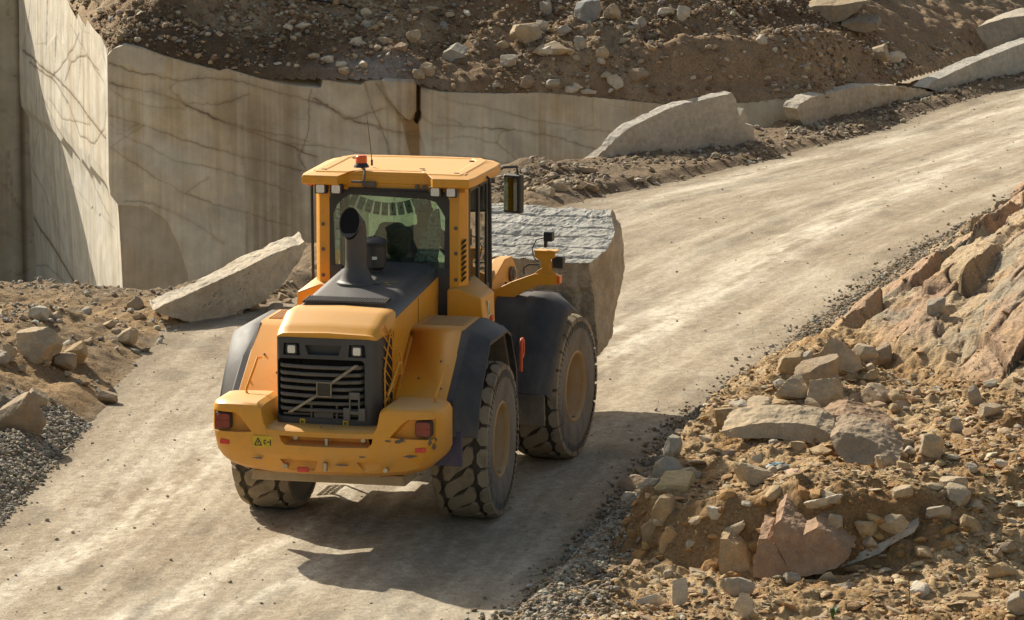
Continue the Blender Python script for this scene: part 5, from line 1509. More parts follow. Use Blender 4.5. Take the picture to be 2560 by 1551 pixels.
# ---- rear fenders
prof_in = [(-1.36, 1.40), (-0.62, 1.955), (-0.50, 1.99), (0.12, 2.0), (0.30, 1.94), (0.62, 1.50), (0.66, 1.05)]
prof_out = [(-1.20, 1.03), (-1.10, 1.30), (-0.91, 1.57), (-0.60, 1.90), (0.18, 1.90), (0.36, 1.83), (0.66, 1.42), (0.68, 1.0)]
def thick(prof, t_):
    return prof + [(y - t_ * 0.2, z - t_) if 0 < i < len(prof) - 1 else (y + t_ * (1 if i == 0 else -1), z) for i, (y, z) in reversed(list(enumerate(prof)))]
for sx in (-1, 1):
    b = MB(); b.prism(thick(prof_in, 0.05), 'x', sx * 0.50, sx * 1.05)
    b.prism([(-1.36, 1.40), (-0.62, 1.955), (-0.5, 1.98), (-0.4, 1.9), (-0.9, 1.35)], 'x', sx * 0.50, sx * 0.56)
    fy = b.build('rear_fender', YEL, L, bevel=0.014)
    b = MB()
    for k in range(13):
        b.box((sx * (0.60 + 0.033 * k), -0.16, 2.002), (0.012, 0.50, 0.008), rot=rotm('X', 0.5))
    b.build('tread_plate', YEL2, fy, bevel=0)
    b = MB(); b.prism([(-1.42, 1.33), (-1.36, 1.41), (-1.30, 1.41), (-1.30, 1.33)], 'x', sx * 0.56, sx * 1.05)
    b.build('fender_brace', BLACK, fy, bevel=0.004)
    for x in (0.62, 0.74, 0.86):
        b = MB(); b.cyl((sx * x, -1.43, 1.37), (sx * x, -1.41, 1.375), 0.014, 8); b.build('bolt', CHASSIS, fy, bevel=0)
    for x, y in ((.9, -.93), (.72, -1.12), (.97, -1.22)):
        z = float(np.interp(y, [-1.36, -.62], [1.40, 1.955])); b = MB(); b.sphere((sx * x, y, z), 0.012, 8); b.build('bolt', CHASSIS, fy, bevel=0)
    b = MB(); n_ = len(prof_out)
    pin = [(-1.36, 1.05), (-1.33, 1.41), (-0.97, 1.69), (-0.60, 1.975), (0.12, 1.995), (0.31, 1.93), (0.63, 1.48), (0.66, 1.02)]
    t_ = 0.035
    def ring_(x, pr): return [Vector((x, y, z)) for y, z in pr] + [Vector((x, y + (0.05 if i < 2 else (-0.05 if i > n_ - 3 else 0)), z - (t_ if 1 < i < n_ - 2 else 0))) for i, (y, z) in reversed(list(enumerate(pr)))]
    b.loft([ring_(sx * 1.03, pin), ring_(sx * 1.12, pin), ring_(sx * 1.29, prof_out), ring_(sx * 1.325, [(y, z - 0.03) for y, z in prof_out])])
    b.build('fender_flare', FEND, L, bevel=0.010, angle=45)
    b = MB(); b.prism([(0.30, 1.90), (0.60, 1.47), (0.64, 1.02), (0.60, 1.02), (0.55, 1.42), (0.25, 1.84)], 'x', sx * 0.62, sx * 1.26)
    b.build('fender_liner', CHASSIS, L, bevel=0.004)

# ---- exhaust stack and pre-cleaner
def zc(y): return float(np.interp(y, [-1.235, 0.62], [2.235, 2.385])) + 0.08
b = MB()
z0 = zc(-0.38)
b.lathe([(0.205, z0 - 0.02), (0.20, z0 + 0.012), (0.185, z0 + 0.016), (0.165, z0 + 0.035), (0.140, z0 + 0.09), (0.117, z0 + 0.15), (0.110, z0 + 0.17), (0.107, z0 + 0.24)], c=(-0.10, -0.38, 0), seg=32)
b.box((-0.10 + 0.205, -0.38, z0 + 0.004), (0.09, 0.10, 0.012))
b.build('stack_base', STACK, L, bevel=0.003)
b = MB()
pts, N_ = [], 32
rings = []
ctr = Vector((-0.10, -0.38, 0)); ax = [(z0 + 0.20, 0, 0), (z0 + 0.44, 0, 0), (z0 + 0.53, -0.005, 8), (z0 + 0.60, -0.02, 18)]
for z, dy, tilt in ax:
    r_ = 0.107; t_ = math.radians(tilt); ring = []
    for k in range(N_):
        a = 2 * PI * k / N_; u_, v_ = r_ * math.cos(a), r_ * math.sin(a)
        ring.append(ctr + Vector((u_ - 0.02 * (tilt / 38), dy + v_ * math.cos(t_), z + v_ * math.sin(t_))))
    rings.append(ring)
# slanting mouth facing back
mouth = []
for k in range(N_):
    a = 2 * PI * k / N_; u_, v_ = 0.104 * math.cos(a), 0.145 * math.sin(a)
    mouth.append(ctr + Vector((u_ - 0.035, -0.125 + 0.06 * math.sin(a), z0 + 0.625 + v_)))
rings = rings + [mouth]
b.loft(rings, cap=False)
inner = [[ctr + (p - ctr) for p in mouth]]
mc = sum(mouth, Vector()) / N_
b.loft([mouth, [mc + (p - mc) * 0.93 + Vector((0, 0.012, 0)) for p in mouth]], cap=False)
so = b.build('exhaust_stack', STACK, L, bevel=0, angle=50)
b = MB(); b.loft([[mc + (p - mc) * 0.93 + Vector((0, 0.012, 0)) for p in mouth], [mc + (p - mc) * 0.8 + Vector((0, 0.16, -0.12)) for p in mouth]], cap=True); b.build('stack_mouth', plain_mat('soot', (0.004, 0.004, 0.004), rough=0.9), so, bevel=0)
b = MB(); c_ = (-0.035, 0.10, 0); z1 = zc(0.10)
b.lathe([(0.08, z1 - 0.03), (0.082, z1 + 0.03), (0.118, z1 + 0.06), (0.120, z1 + 0.27), (0.124, z1 + 0.275), (0.124, z1 + 0.285), (0.118, z1 + 0.29), (0.118, z1 + 0.30)], c=c_, seg=36)
pc = b.build('precleaner', BLACK, L, bevel=0.002)
b = MB(); b.lathe([(0.136, z1 + 0.305), (0.140, z1 + 0.315), (0.128, z1 + 0.325), (0.10, z1 + 0.345), (0.05, z1 + 0.362), (0.001, z1 + 0.366)], c=c_, seg=36); b.sphere((c_[0], c_[1], z1 + 0.37), 0.014, 8); b.build('lid', GREY, pc, bevel=0)
b = MB(); b.box((c_[0] + 0.03, c_[1] - 0.119, z1 + 0.16), (0.05, 0.006, 0.03), rot=rotm('Z', 14)); b.build('sticker', STKW, pc, bevel=0)

# ---- cab
ZB = 1.80
b = MB()
plan = [(0.63, 0.57), (0.735, 0.57), (0.795, 0.66), (0.795, 0.74), (0.66, 0.74), (0.63, 0.70)]
for sx in (-1, 1):
    b = MB(); b.prism([(sx * x, y) for x, y in plan], 'z', ZB, 3.30); rp = b.build('rear_pillar', YEL, L, bevel=0.01)
    for z in (2.30, 2.57, 2.83):
        b = MB(); b.cyl((sx * 0.70, 0.572, z), (sx * 0.70, 0.562, z), 0.020, 10); b.build('bolt', CHASSIS, rp, bevel=0)
    if sx > 0:
        b = MB()
        for k in range(8):
            z = 2.285 + 0.055 * k
            b.prism([(0.757 + 0.0, z - .012), (0.79, z + .022), (0.79, z + .042), (0.757, z + .008)], 'y', 0.585 - 0.0, 0.665)
        b.build('louvre', DARK, rp, bevel=0)
    b = MB(); b.box((sx * 0.76, 1.72, 2.55), (0.07, 0.08, 1.5)); b.build('front_pillar', BLACK, L, bevel=0.008)
    b = MB(); b.box((sx * 0.775, 1.20, 2.65), (0.05, 0.07, 1.25)); b.box((sx * 0.775, 0.79, 2.65), (0.04, 0.06, 1.25)); b.box((sx * 0.775, 1.24, 3.22), (0.05, 0.95, 0.09)); b.box((sx * 0.775, 1.24, 2.06), (0.05, 0.95, 0.10))
    b.box((sx * 0.775, 1.60, 2.65), (0.04, 0.05, 1.25)); b.build('side_frame', BLACK, L, bevel=0.006)
    b = MB(); b.box((sx * 0.778, 0.99, 2.65), (0.008, 0.36, 1.12)); b.build('side_window', SGLASS, L, bevel=0)
    b = MB(); b.box((sx * 0.778, 1.40, 2.65), (0.008, 0.34, 1.12)); b.build('side_window', SGLASS, L, bevel=0)
    b = MB(); b.hull([(sx * 0.62, .50, 1.80), (sx * 1.0, .56, 1.80), (sx * 1.0, 1.06, 1.80), (sx * .62, 1.06, 1.80), (sx * 0.62, .50, 2.20), (sx * .97, .53, 2.12), (sx * 1.0, 1.02, 2.12), (sx * .80, .80, 2.27), (sx * .78, 1.06, 2.28), (sx * .62, 1.06, 2.28), (sx * 0.72, .50, 2.22)])
    bb = b.build('cab_side_box', YEL, L, bevel=0.016)
    if sx > 0:
        b = MB(); b.prism([(0.72, 1.90), (0.80, 1.90), (0.80, 2.05), (0.72, 2.07)], 'x', 0.995, 1.003); sk = b.build('sticker', STKW, bb, bevel=0)
        b = MB(); b.prism([(0.735, 1.92), (0.785, 1.92), (0.775, 2.04)], 'x', 1.0, 1.005); b.build('symbol', STKG, sk, bevel=0)
    # hand rail beside the door
    b = MB(); b.tube([(sx * 0.80, 1.00, 3.31), (sx * 0.90, 1.02, 3.32), (sx * 0.94, 1.03, 3.29), (sx * 0.95, 1.04, 3.22), (sx * 0.95, 1.06, 2.6), (sx * 0.95, 1.08, 2.16), (sx * 0.93, 1.08, 2.06), (sx * 0.84, 1.04, 1.98)], 0.0155, 8)
    b.build('hand_rail', BLACK, L, bevel=0)
b = MB(); b.box((0, 1.15, 1.62), (1.62, 1.22, 0.36)); b.box((0, 0.6, 1.88), (1.25, 0.10, 0.30)); b.build('cab_base', BLACK, L, bevel=0.01)
for sx in (-1, 1):
    b = MB(); b.box((sx * 0.562, 0.605, 2.1), (0.135, 0.07, 0.62)); b.build('cab_rear_panel', GREY, L, bevel=0.006)
# rear window: dark border with cut corners, tinted pane
ow = [(-0.632, 2.05), (0.632, 2.05), (0.632, 3.20), (-0.632, 3.20)]
iw = [(-0.57, 2.10), (0.57, 2.10), (0.585, 2.95), (0.47, 3.115), (-0.45, 3.145), (-0.595, 2.985)]
bm_ = MB()
def ringpoly(outer, inner, y0, y1):
    N2 = 48
    def samp(poly):
        P = [Vector(p) for p in poly]; c0 = Vector((0, 2.6)); out = []
        for k in range(N2):
            a = 2 * PI * k / N2; d_ = Vector((math.cos(a), math.sin(a))); best = None
            for i in range(len(P)):
                p, q = P[i] - c0, P[(i + 1) % len(P)] - c0; e_ = q - p; den = d_.x * e_.y - d_.y * e_.x
                if abs(den) < 1e-9: continue
                t_ = (p.x * e_.y - p.y * e_.x) / den; s_ = (p.x * d_.y - p.y * d_.x) / den
                if t_ > 0 and -1e-6 <= s_ <= 1 + 1e-6 and (best is None or t_ < best): best = t_
            out.append(c0 + d_ * best)
        return out
    o_, i_ = samp(outer), samp(inner)
    bm_.loft([[Vector((p.x, y0, p.y)) for p in o_], [Vector((p.x, y0, p.y)) for p in i_], [Vector((p.x, y1, p.y)) for p in i_], [Vector((p.x, y1, p.y)) for p in o_], [Vector((p.x, y0, p.y)) for p in o_]], cap=False)
ringpoly(ow, iw, 0.575, 0.60)
wf = bm_.build('rear_window', BLACK, L, bevel=0)
b = MB(); b.prism([(x * 0.99, z) for x, z in iw], 'y', 0.586, 0.592); b.build('pane', GLASS, wf, bevel=0)
b = MB(); b.prism(ow, 'y', 1.76, 1.768); b.build('windscreen', WGLASS, L, bevel=0)
b = MB(); b.box((0, 1.76, 3.2), (1.5, 0.05, 0.12)); b.box((0, 1.76, 2.06), (1.5, 0.05, 0.16)); b.build('windscreen_frame', BLACK, L, bevel=0.004)
b = MB(); b.box((0, 1.18, 3.235), (1.5, 1.15, 0.05)); b.box((0.12, 1.1, 3.15), (0.62, 0.25, 0.14)); b.build('roof_lining', plain_mat('lining', (0.05, 0.05, 0.045), rough=0.9), L, bevel=0)
b = MB(); b.box((0, 0.72, 2.16), (1.24, 0.24, 0.10)); b.box((0.0, 1.55, 2.18), (0.9, 0.25, 0.25)); b.tube([(0.12, 1.42, 2.2), (0.10, 1.36, 2.48)], 0.03, 8); b.build('cab_console', plain_mat('console', (0.03, 0.03, 0.03), rough=0.6), L, bevel=0.01)
b = MB(); b.lathe([(0.17, -0.015), (0.185, 0), (0.17, 0.015), (0.155, 0)], c=(0.10, 1.34, 2.50), seg=24, cap=False); b.build('steering_wheel', BLACK, L, bevel=0)
# seat with a patterned cover
b = MB(); b.prism(round_rect(0.40, 0.58, 0.10, 5, -0.02, 2.50), 'y', 0.80, 0.92); b.box((0.06, 1.08, 2.18), (0.5, 0.5, 0.14)); seat = b.build('seat', SEATF, L, bevel=0.03)
b = MB(); b.prism(round_rect(0.33, 0.20, 0.06, 4, 0.24, 2.31), 'y', 0.74, 0.80); b.build('seat_pocket', BLACK, seat, bevel=0.02)
t = MT('camouflage_cloth'); n_ = t.noise(9, 3, 0.5, dist=0.6, stretch=(1, 1, 2.2)); t.set(col=t.ramp(n_, [(0.36, (0.045, 0.04, 0.028)), (0.46, (0.16, 0.14, 0.09)), (0.54, (0.08, 0.075, 0.045)), (0.64, (0.22, 0.195, 0.135))]), rough=0.95)
b = MB(); b.prism(round_rect(0.30, 0.56, 0.08, 5, -0.03, 2.56), 'y', 0.786, 0.81); b.build('seat_cover', t.m, seat, bevel=0.01)

# ---- roof
def rring(dx, z, k=0.0):
    P = [(-.875, .395), (-.50, .385), (-.43, .56), (.43, .56), (.50, .385), (.875, .395), (.905, .55), (.93, 1.5), (.91, 1.72), (.80, 1.90), (.45, 1.96), (-.45, 1.96), (-.80, 1.90), (-.91, 1.72), (-.93, 1.5), (-.905, .55)]
    c0 = Vector((0, 1.15))
    out = []
    for x, y in P:
        v_ = Vector((x, y)) - c0; m_ = v_ * (1 - dx / max(0.4, v_.length)) + c0
        out.append(Vector((m_.x, m_.y, z + k * (y - 0.4))))
    return out
b = MB(); b.loft([rring(0.03, 3.255), rring(0.0, 3.268, .012), rring(0.0, 3.338, .012), rring(0.012, 3.352, .012), rring(0.14, 3.376, .012), rring(0.16, 3.388, .012), rring(0.26, 3.390, .012), rring(0.28, 3.380, .012), rring(0.6, 3.380, .012)])
rf = b.build('roof', YEL, L, bevel=0.006, angle=22)
M_CAP = plain_mat('brown_cap', (0.16, 0.09, 0.04))
for x, y in ((-.70, .62), (.70, .60), (-.35, .85), (.28, .85), (-.62, 1.55), (.64, 1.55)):
    b = MB(); b.lathe([(0.03, 0), (0.03, 0.006)], c=(x, y, 3.386 + .012 * (y - .4)), seg=12); b.build('bolt_cover', M_CAP, rf, bevel=0)
b = MB(); b.box((0, 0.62, 3.29), (1.60, 0.10, 0.19)); b.build('roof_rear_rail', YEL, L, bevel=0.008)
b = MB(); b.tube([(-0.42, 0.53, 3.21), (0.42, 0.53, 3.21)], 0.015, 8); b.build('wiper_rail', BLACK, L, bevel=0)
for x in (-0.24, -0.155, 0.30, 0.375):
    b = MB(); b.cyl((x, 0.53, 3.245), (x, 0.56, 3.247), 0.022, 10); b.build('bolt', CHASSIS, L, bevel=0)
b = MB(); b.box((-0.20, 0.535, 3.262), (0.14, 0.05, 0.05)); b.build('rail_bracket', CHASSIS, L, bevel=0.004)
# rear work lamps, in pairs under the roof
for sx in (-1, 1):
    for x in (0.52, 0.685):
        b = MB(); b.box((sx * x, 0.46, 3.215), (0.125, 0.10, 0.105)); wl = b.build('work_lamp', BLACK, L, bevel=0.012)
        b = MB(); b.prism(round_rect(0.088, 0.082, 0.012, 3, sx * x, 3.215), 'y', 0.404, 0.412); b.build('lens', LENS, wl, bevel=0.003)
b = MB(); b.box((-0.80, 0.46, 3.255), (0.05, 0.08, 0.03)); b.build('marker_lamp', ORNG, L, bevel=0.006)
# rotating beacon on a bent arm, aerial
b = MB(); b.lathe([(0.001, 3.425), (0.082, 3.425), (0.075, 3.445), (0.062, 3.462), (0.058, 3.47)], c=(-0.30, 0.60, 0), seg=24); be = b.build('beacon', BLACK, L, bevel=0)
b = MB(); b.lathe([(0.056, 3.47), (0.06, 3.475), (0.058, 3.535), (0.045, 3.548), (0.001, 3.55)], c=(-0.30, 0.60, 0), seg=24); b.build('lens', ORNG, be, bevel=0)
b = MB(); b.tube([(-0.30, 0.60, 3.43), (-0.24, 0.50, 3.41), (-0.225, 0.44, 3.37), (-0.225, 0.42, 3.31), (-0.26, 0.42, 3.295), (-0.36, 0.43, 3.295)], 0.013, 8); b.build('beacon_arm', CHASSIS, be, bevel=0)
b = MB(); b.tube([(-0.28, 0.95, 3.40), (-0.28, 0.95, 3.46)], 0.012, 8); b.tube([(-0.28, 0.95, 3.45), (-0.30, 0.95, 3.65), (-0.335, 0.95, 3.94)], [0.005, 0.004, 0.0022], 6); b.build('aerial', BLACK, L, bevel=0)
# mirrors
for sx in (-1, 1):
    b = MB(); b.tube([(sx * 0.86, 1.66, 3.27), (sx * 0.90, 1.9, 3.30), (sx * 1.02, 2.0, 3.30), (sx * 1.03, 2.0, 3.2)], 0.016, 8); b.build('mirror_arm', BLACK, L, bevel=0)
    R_ = rotm('Z', -20 * sx)
    b = MB(); b.box((sx * 0.985, 2.02, 3.01), (0.215, 0.09, 0.41), rot=R_); mi = b.build('mirror', BLACK, L, bevel=0.022, seg=3)
    nrm = R_ @ Vector((0, -1, 0))
    b = MB(); b.box(Vector((sx * 0.985, 2.02, 3.01)) + nrm * 0.046 + (R_ @ Vector((-0.012 * sx, 0, 0))), (0.165, 0.004, 0.355), rot=R_); b.build('mirror_glass', MIRR, mi, bevel=0)

# ---- front half
for sx in (-1, 1):
    if sx > 0:
        b = MB(); b.box((0, 2.78, 1.60), (0.9, 1.5, 0.9)); b.box((0, 3.3, 1.97), (0.7, 0.34, 0.24)); b.build('bulked_front_frame', YEL2, L, bevel=0.02, M=MF)  # front frame, bulked out to block sun patches on the road
    b = MB(); b.prism([(2.35, 0.9), (2.55, 1.75), (2.75, 1.95), (3.18, 2.14), (3.42, 2.14), (3.58, 1.98), (3.62, 1.5), (3.5, 0.9)], 'x', sx * 0.36, sx * 0.50)
    tw_ = b.build('lift_tower', YEL, L, bevel=0.015, M=MF)
    b = MB(); b.lathe([(0.085, 0.0), (0.085, 0.03), (0.05, 0.035), (0.05, 0.05), (0.001, 0.05)], axis='x', c=(sx * 0.50 if sx > 0 else -0.55, 3.36, 1.95), seg=20); b.build('pivot_pin', CHASSIS, tw_, bevel=0.003, M=MF)
    # lift arm
    b = MB(); b.prism([(3.15, 2.0), (3.45, 2.08), (4.35, 1.45), (5.05, 0.85), (5.15, 0.62), (4.95, 0.58), (4.2, 1.05), (3.3, 1.78)], 'x', sx * 0.20, sx * 0.32)
    b.build('lift_arm', YEL2, L, bevel=0.02, M=MF)
    # hydraulic hoses
    b = MB(); b.tube([(sx * 0.53, 2.9, 1.35), (sx * 0.545, 2.95, 1.55), (sx * 0.545, 3.05, 1.75), (sx * 0.53, 3.1, 1.9)], 0.014, 6); b.tube([(sx * 0.55, 2.6, 1.25), (sx * 0.60, 2.65, 1.35), (sx * 0.58, 2.75, 1.42)], 0.045, 8); b.build('hydraulic_hose', BLACK, L, bevel=0, M=MF)
    # front fender
    pf_o = [(2.16, 0.86), (2.36, 1.22), (2.62, 1.56), (2.80, 1.70), (2.98, 1.72), (3.18, 1.64)]
    pf_i = [(2.14, 0.86), (2.30, 1.24), (2.52, 1.62), (2.70, 1.80), (2.92, 1.84), (3.20, 1.79)]
    def ring3(x, pr): return [Vector((x, y, z)) for y, z in pr] + [Vector((x, y + 0.035, z - 0.035)) for y, z in reversed(pr)]
    b = MB(); b.loft([ring3(sx * 0.56, pf_i), ring3(sx * 0.90, pf_i), ring3(sx * 0.905, [(y - .012, z + .012) for y, z in pf_i]), ring3(sx * 1.10, [(y - .012, z + .010) for y, z in pf_i]), ring3(sx * 1.29, pf_o), ring3(sx * 1.325, [(y + 0.02, z - 0.05) for y, z in pf_o])])
    b.build('front_fender', FEND, L, bevel=0.008, angle=40, M=MF)
    b = MB(); b.prism([(2.14, 0.86), (2.19, 0.86), (2.21, 0.52), (2.16, 0.52)], 'x', sx * 0.72, sx * 1.27); b.build('mud_flap', CHASSIS, L, bevel=0.005, M=MF)
    # indicator and lamp bracket
    b = MB()
    arm_o = [(0.46, 1.60), (0.50, 1.86), (0.72, 1.97), (0.98, 2.07), (1.23, 2.07), (1.23, 1.96), (1.03, 1.945), (0.85, 1.87), (0.64, 1.72)]
    b.prism([(sx * x, z) for x, z in arm_o], 'y', 2.72, 2.80); ba = b.build('lamp_bracket', YEL, L, bevel=0.008, M=MF)
    b = MB(); b.prism([(sx * x, z) for x, z in ((0.97, 2.07), (1.22, 2.07), (1.17, 2.11), (1.15, 2.13), (1.15, 2.23), (1.20, 2.25), (1.20, 2.31), (0.97, 2.31), (0.97, 2.25), (1.05, 2.20), (1.05, 2.13), (1.0, 2.10))], 'y', 2.74, 2.77); b.box((sx * 1.09, 2.80, 2.315), (0.25, 0.14, 0.016)); b.build('bracket_head', YEL, ba, bevel=0.004, M=MF)
    b = MB(); b.box((sx * 1.21, 2.84, 2.19), (0.13, 0.10, 0.13)); lm = b.build('front_lamp', BLACK, L, bevel=0.015, M=MF)
    b = MB(); b.prism(round_rect(0.085, 0.085, 0.02, 3, sx * 1.21, 2.19), 'y', 2.885, 2.90); b.build('lens', LENS, lm, bevel=0, M=MF)
    b = MB(); b.box((sx * 1.245, 2.76, 2.015), (0.035, 0.085, 0.085)); b.build('indicator', ORNG, L, bevel=0.005, M=MF)
    b = MB(); b.box((sx * 1.12, 2.78, 2.475), (0.10, 0.09, 0.105)); b.box((sx * 1.085, 2.78, 2.40), (0.035, 0.05, 0.10)); cm_ = b.build('side_camera', BLACK, L, bevel=0.01, M=MF)
    b = MB(); b.tube([(sx * 1.07, 2.74, 2.46), (sx * 1.0, 2.72, 2.44), (sx * 0.95, 2.72, 2.34), (sx * 0.97, 2.73, 2.24), (sx * 1.02, 2.73, 2.20)], 0.007, 6); b.tube([(sx * 1.03, 2.72, 2.17), (sx * 0.92, 2.71, 2.17), (sx * 0.86, 2.71, 2.13), (sx * 0.86, 2.72, 2.06)], 0.009, 6); b.build('cable', BLACK, cm_, bevel=0, M=MF)
    # steps below the cab door
    b = MB()
    for z, x in ((0.47, 1.10),):
        b.box((sx * x, 1.15, z), (0.03, 0.50, 0.03))
        b.box((sx * (x + .15), 1.15, z), (0.03, 0.50, 0.03)); b.box((sx * (x + .075), 1.15, z), (0.02, 0.50, 0.02))
        for k in range(7): b.box((sx * (x + .08), 0.915 + 0.078 * k, z), (0.16, 0.022, 0.02))
    b.box((sx * 1.09, 0.92, 0.85), (0.04, 0.03, 0.75)); b.box((sx * 1.09, 1.38, 0.85), (0.04, 0.03, 0.75))
    if sx < 0: b.build('ladder', BLACK, L, bevel=0)
b = MB(); b.prism(round_rect(0.15, 0.22, 0.07, 5, 1.70, 1.42), 'x', 1.135, 1.165)
cut = MB(); cut.prism(round_rect(0.07, 0.14, 0.034, 4, 1.70, 1.42), 'x', 1.0, 1.3)
b.build('locking_bar', ORB, L, bevel=0.01, cut=cut)
b = MB(); b.tube([(1.15, 1.64, 1.36), (1.15, 1.64, 1.18)], 0.02, 8); b.build('locking_bar_stem', ORB, L, bevel=0)
b = MB(); b.box((1.0, 0.86, 1.87), (0.05, 0.10, 0.05)); b.build('release_knob', ORB, L, bevel=0.01)
# quick coupler and forks
b = MB(); b.box((0, 5.02, 1.0), (1.3, 0.12, 0.9), rot=rotm('X', -14)); b.build('fork_carriage', CHASSIS, L, bevel=0.01, M=MF)
for sx in (-1, 1):
    b = MB(); R_ = rotm('X', 14)
    b.box((sx * 0.45, 5.75, 0.70), (0.2, 1.5, 0.09), rot=R_); b.box((sx * 0.45, 4.98, 1.05), (0.2, 0.1, 1.0), rot=R_); b.build('fork', CHASSIS, L, bevel=0.01, M=MF)
# ------------------------------------------------------------------ load, driver, small things
M_BLOCK = earth_mat('quarried_block', fine=40, coarse=7, lo=0.80, hi=1.18, bump=0.7, bdist=0.012, rough=0.8)
def stone_block():
    LX, LY, LZ = 2.25, 1.45, 1.16
    nx_, ny_, nz_ = 90, 60, 50
    faces = []
    def face(o, du, dv, nu, nv):
        a, b = np.meshgrid(np.linspace(0, 1, nu), np.linspace(0, 1, nv), indexing='ij')
        return (np.array(o)[None, None] + a[..., None] * np.array(du) + b[..., None] * np.array(dv)).reshape(-1, 3), grid_faces(nu, nv)
    x0, x1, y0, y1, z0, z1 = -LX / 2, LX / 2, 0, LY, 0, LZ
    Vs, Fs, off = [], [], 0
    for o, du, dv, nu, nv in (((x0, y0, z1), (LX, 0, 0), (0, LY, 0), 130, 90), ((x0, y0, z0), (LX, 0, 0), (0, 0, LZ), 130, 75), ((x1, y0, z0), (0, LY, 0), (0, 0, LZ), 90, 75),
                              ((x1, y1, z0), (-LX, 0, 0), (0, 0, LZ), 60, 40), ((x0, y1, z0), (0, -LY, 0), (0, 0, LZ), 50, 40), ((x0, y1, z0), (LX, 0, 0), (0, -LY, 0), 50, 40)):
        V, F = face(o, du, dv, nu, nv); Vs.append(V); Fs.append(F + off); off += len(V)
    V = np.concatenate(Vs); F = np.concatenate(Fs)
    p = V.copy()
    # rough split faces: displaced by position only, so the edges stay closed
    n1 = np.stack([fbm(p[:, 0] * 2.2 + k * 9, p[:, 1] * 2.2, p[:, 2] * 2.2 + .3 + k, octv=4, seed=300 + k) for k in range(3)], 1)
    n2 = np.stack([fbm(p[:, 0] * 9 + k * 9, p[:, 1] * 9, p[:, 2] * 9 + .3 + k, octv=3, seed=310 + k) for k in range(3)], 1)
    n3 = np.stack([fbm(p[:, 0] * 20 + k * 9, p[:, 1] * 20, p[:, 2] * 20 + .3 + k, octv=3, seed=330 + k) for k in range(3)], 1)
    V = V + 0.045 * n1 + 0.012 * n2 + 0.014 * n3
    top = np.clip((p[:, 2] - LZ + 0.03) / 0.03, 0, 1); fr = p[:, 1] < 1e-6; rt = p[:, 0] > LX / 2 - 1e-6
    # right end breaks away in steps
    kx = sstep(0.65, 1.0, p[:, 0] / (LX / 2))
    V[:, 0] += kx * (0.10 * np.sin(p[:, 1] * 2.1 + 0.4) - 0.16 * sstep(0.45, 0.0, p[:, 2]) * sstep(0.2, 1.2, p[:, 1]) - 0.10 * sstep(0.9, 1.2, p[:, 2]) * sstep(0.8, 1.4, p[:, 1]))
    V[:, 2] += 0.05 * sstep(0.2, 1.1, p[:, 0]) * fr * 0
    c = np.tile((0.40, 0.385, 0.34), (len(V), 1)).astype(float)
    g = fbm(p[:, 0] * 3, p[:, 1] * 3, p[:, 2] * 3 + .3, octv=4, seed=320); sp = fbm(p[:, 0] * 22, p[:, 1] * 22, p[:, 2] * 22 + .3, octv=2, seed=321)
    c = c * (1 + 0.25 * g + 0.20 * sp)[:, None]
    tp = p[:, 2] > LZ - 1e-6
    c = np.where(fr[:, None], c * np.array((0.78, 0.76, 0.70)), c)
    # half drill holes: grooves across the top, running with the long side, and down the front
    for k, yy_ in enumerate((0.13, 0.38, 0.66, 0.95, 1.22)):
        yl_ = yy_ + 0.05 * (p[:, 0] / LX)
        e = np.exp(-((p[:, 1] - yl_) / 0.016) ** 2) * tp
        V[:, 2] -= 0.022 * e
        c = lerp(c, (0.29, 0.275, 0.24), e * 0.55)
    for xx_ in (-0.8, -0.52, -0.22, 0.08, 0.30, 0.52, 0.74, 0.93):
        e = np.exp(-((p[:, 0] - xx_ - 0.04 * p[:, 2]) / 0.025) ** 2) * fr * sstep(0.15, 0.5, p[:, 2] + 0.3 * (xx_ > 0.5))
        V[:, 1] += 0.045 * e
        c = lerp(c, (0.56, 0.55, 0.50), e * 0.7)
    end = (rt & (p[:, 2] < LZ - 1e-6))
    c = np.where(end[:, None], lerp((0.46, 0.40, 0.305), (0.36, 0.29, 0.20), np.clip(0.4 + g, 0, 1)), c)
    tilt = np.array(Matrix.Rotation(math.radians(17), 3, 'X'))
    V = V @ tilt.T
    M4 = MF @ Matrix.Translation((-0.25, 5.34, 0.75))
    V = V @ np.array(M4.to_3x3()).T + np.array(M4.translation)
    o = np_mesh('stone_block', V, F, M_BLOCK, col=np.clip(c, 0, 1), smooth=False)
    tag(o, 'big grey quarried block with drilled grooves carried on the loader forks', 'stone block')
stone_block()

# driver, seen from behind through the rear window
def skin_body(name, verts, edges, radii, mat, parent=None, levels=2, root=0):
    me = bpy.data.meshes.new(name); me.from_pydata(verts, edges, [])
    o = link(name, me, mat, parent)
    md = o.modifiers.new('skin', 'SKIN'); md.use_smooth_shade = True
    for i, rr in enumerate(radii): me.skin_vertices[0].data[i].radius = rr if isinstance(rr, tuple) else (rr, rr)
    me.skin_vertices[0].data[root].use_root = True
    s_ = o.modifiers.new('sub', 'SUBSURF'); s_.levels = levels; s_.render_levels = levels
    return o
SKIN = plain_mat('skin', (0.36, 0.20, 0.13), rough=0.6, var=0.08)
SHIRT = plain_mat('dark_shirt', (0.05, 0.055, 0.065), rough=0.9)
HAIR = plain_mat('dark_hair', (0.02, 0.016, 0.012), rough=0.7)
TROU = plain_mat('dark_trousers', (0.03, 0.032, 0.04), rough=0.9)
dx, dy = 0.25, 1.00
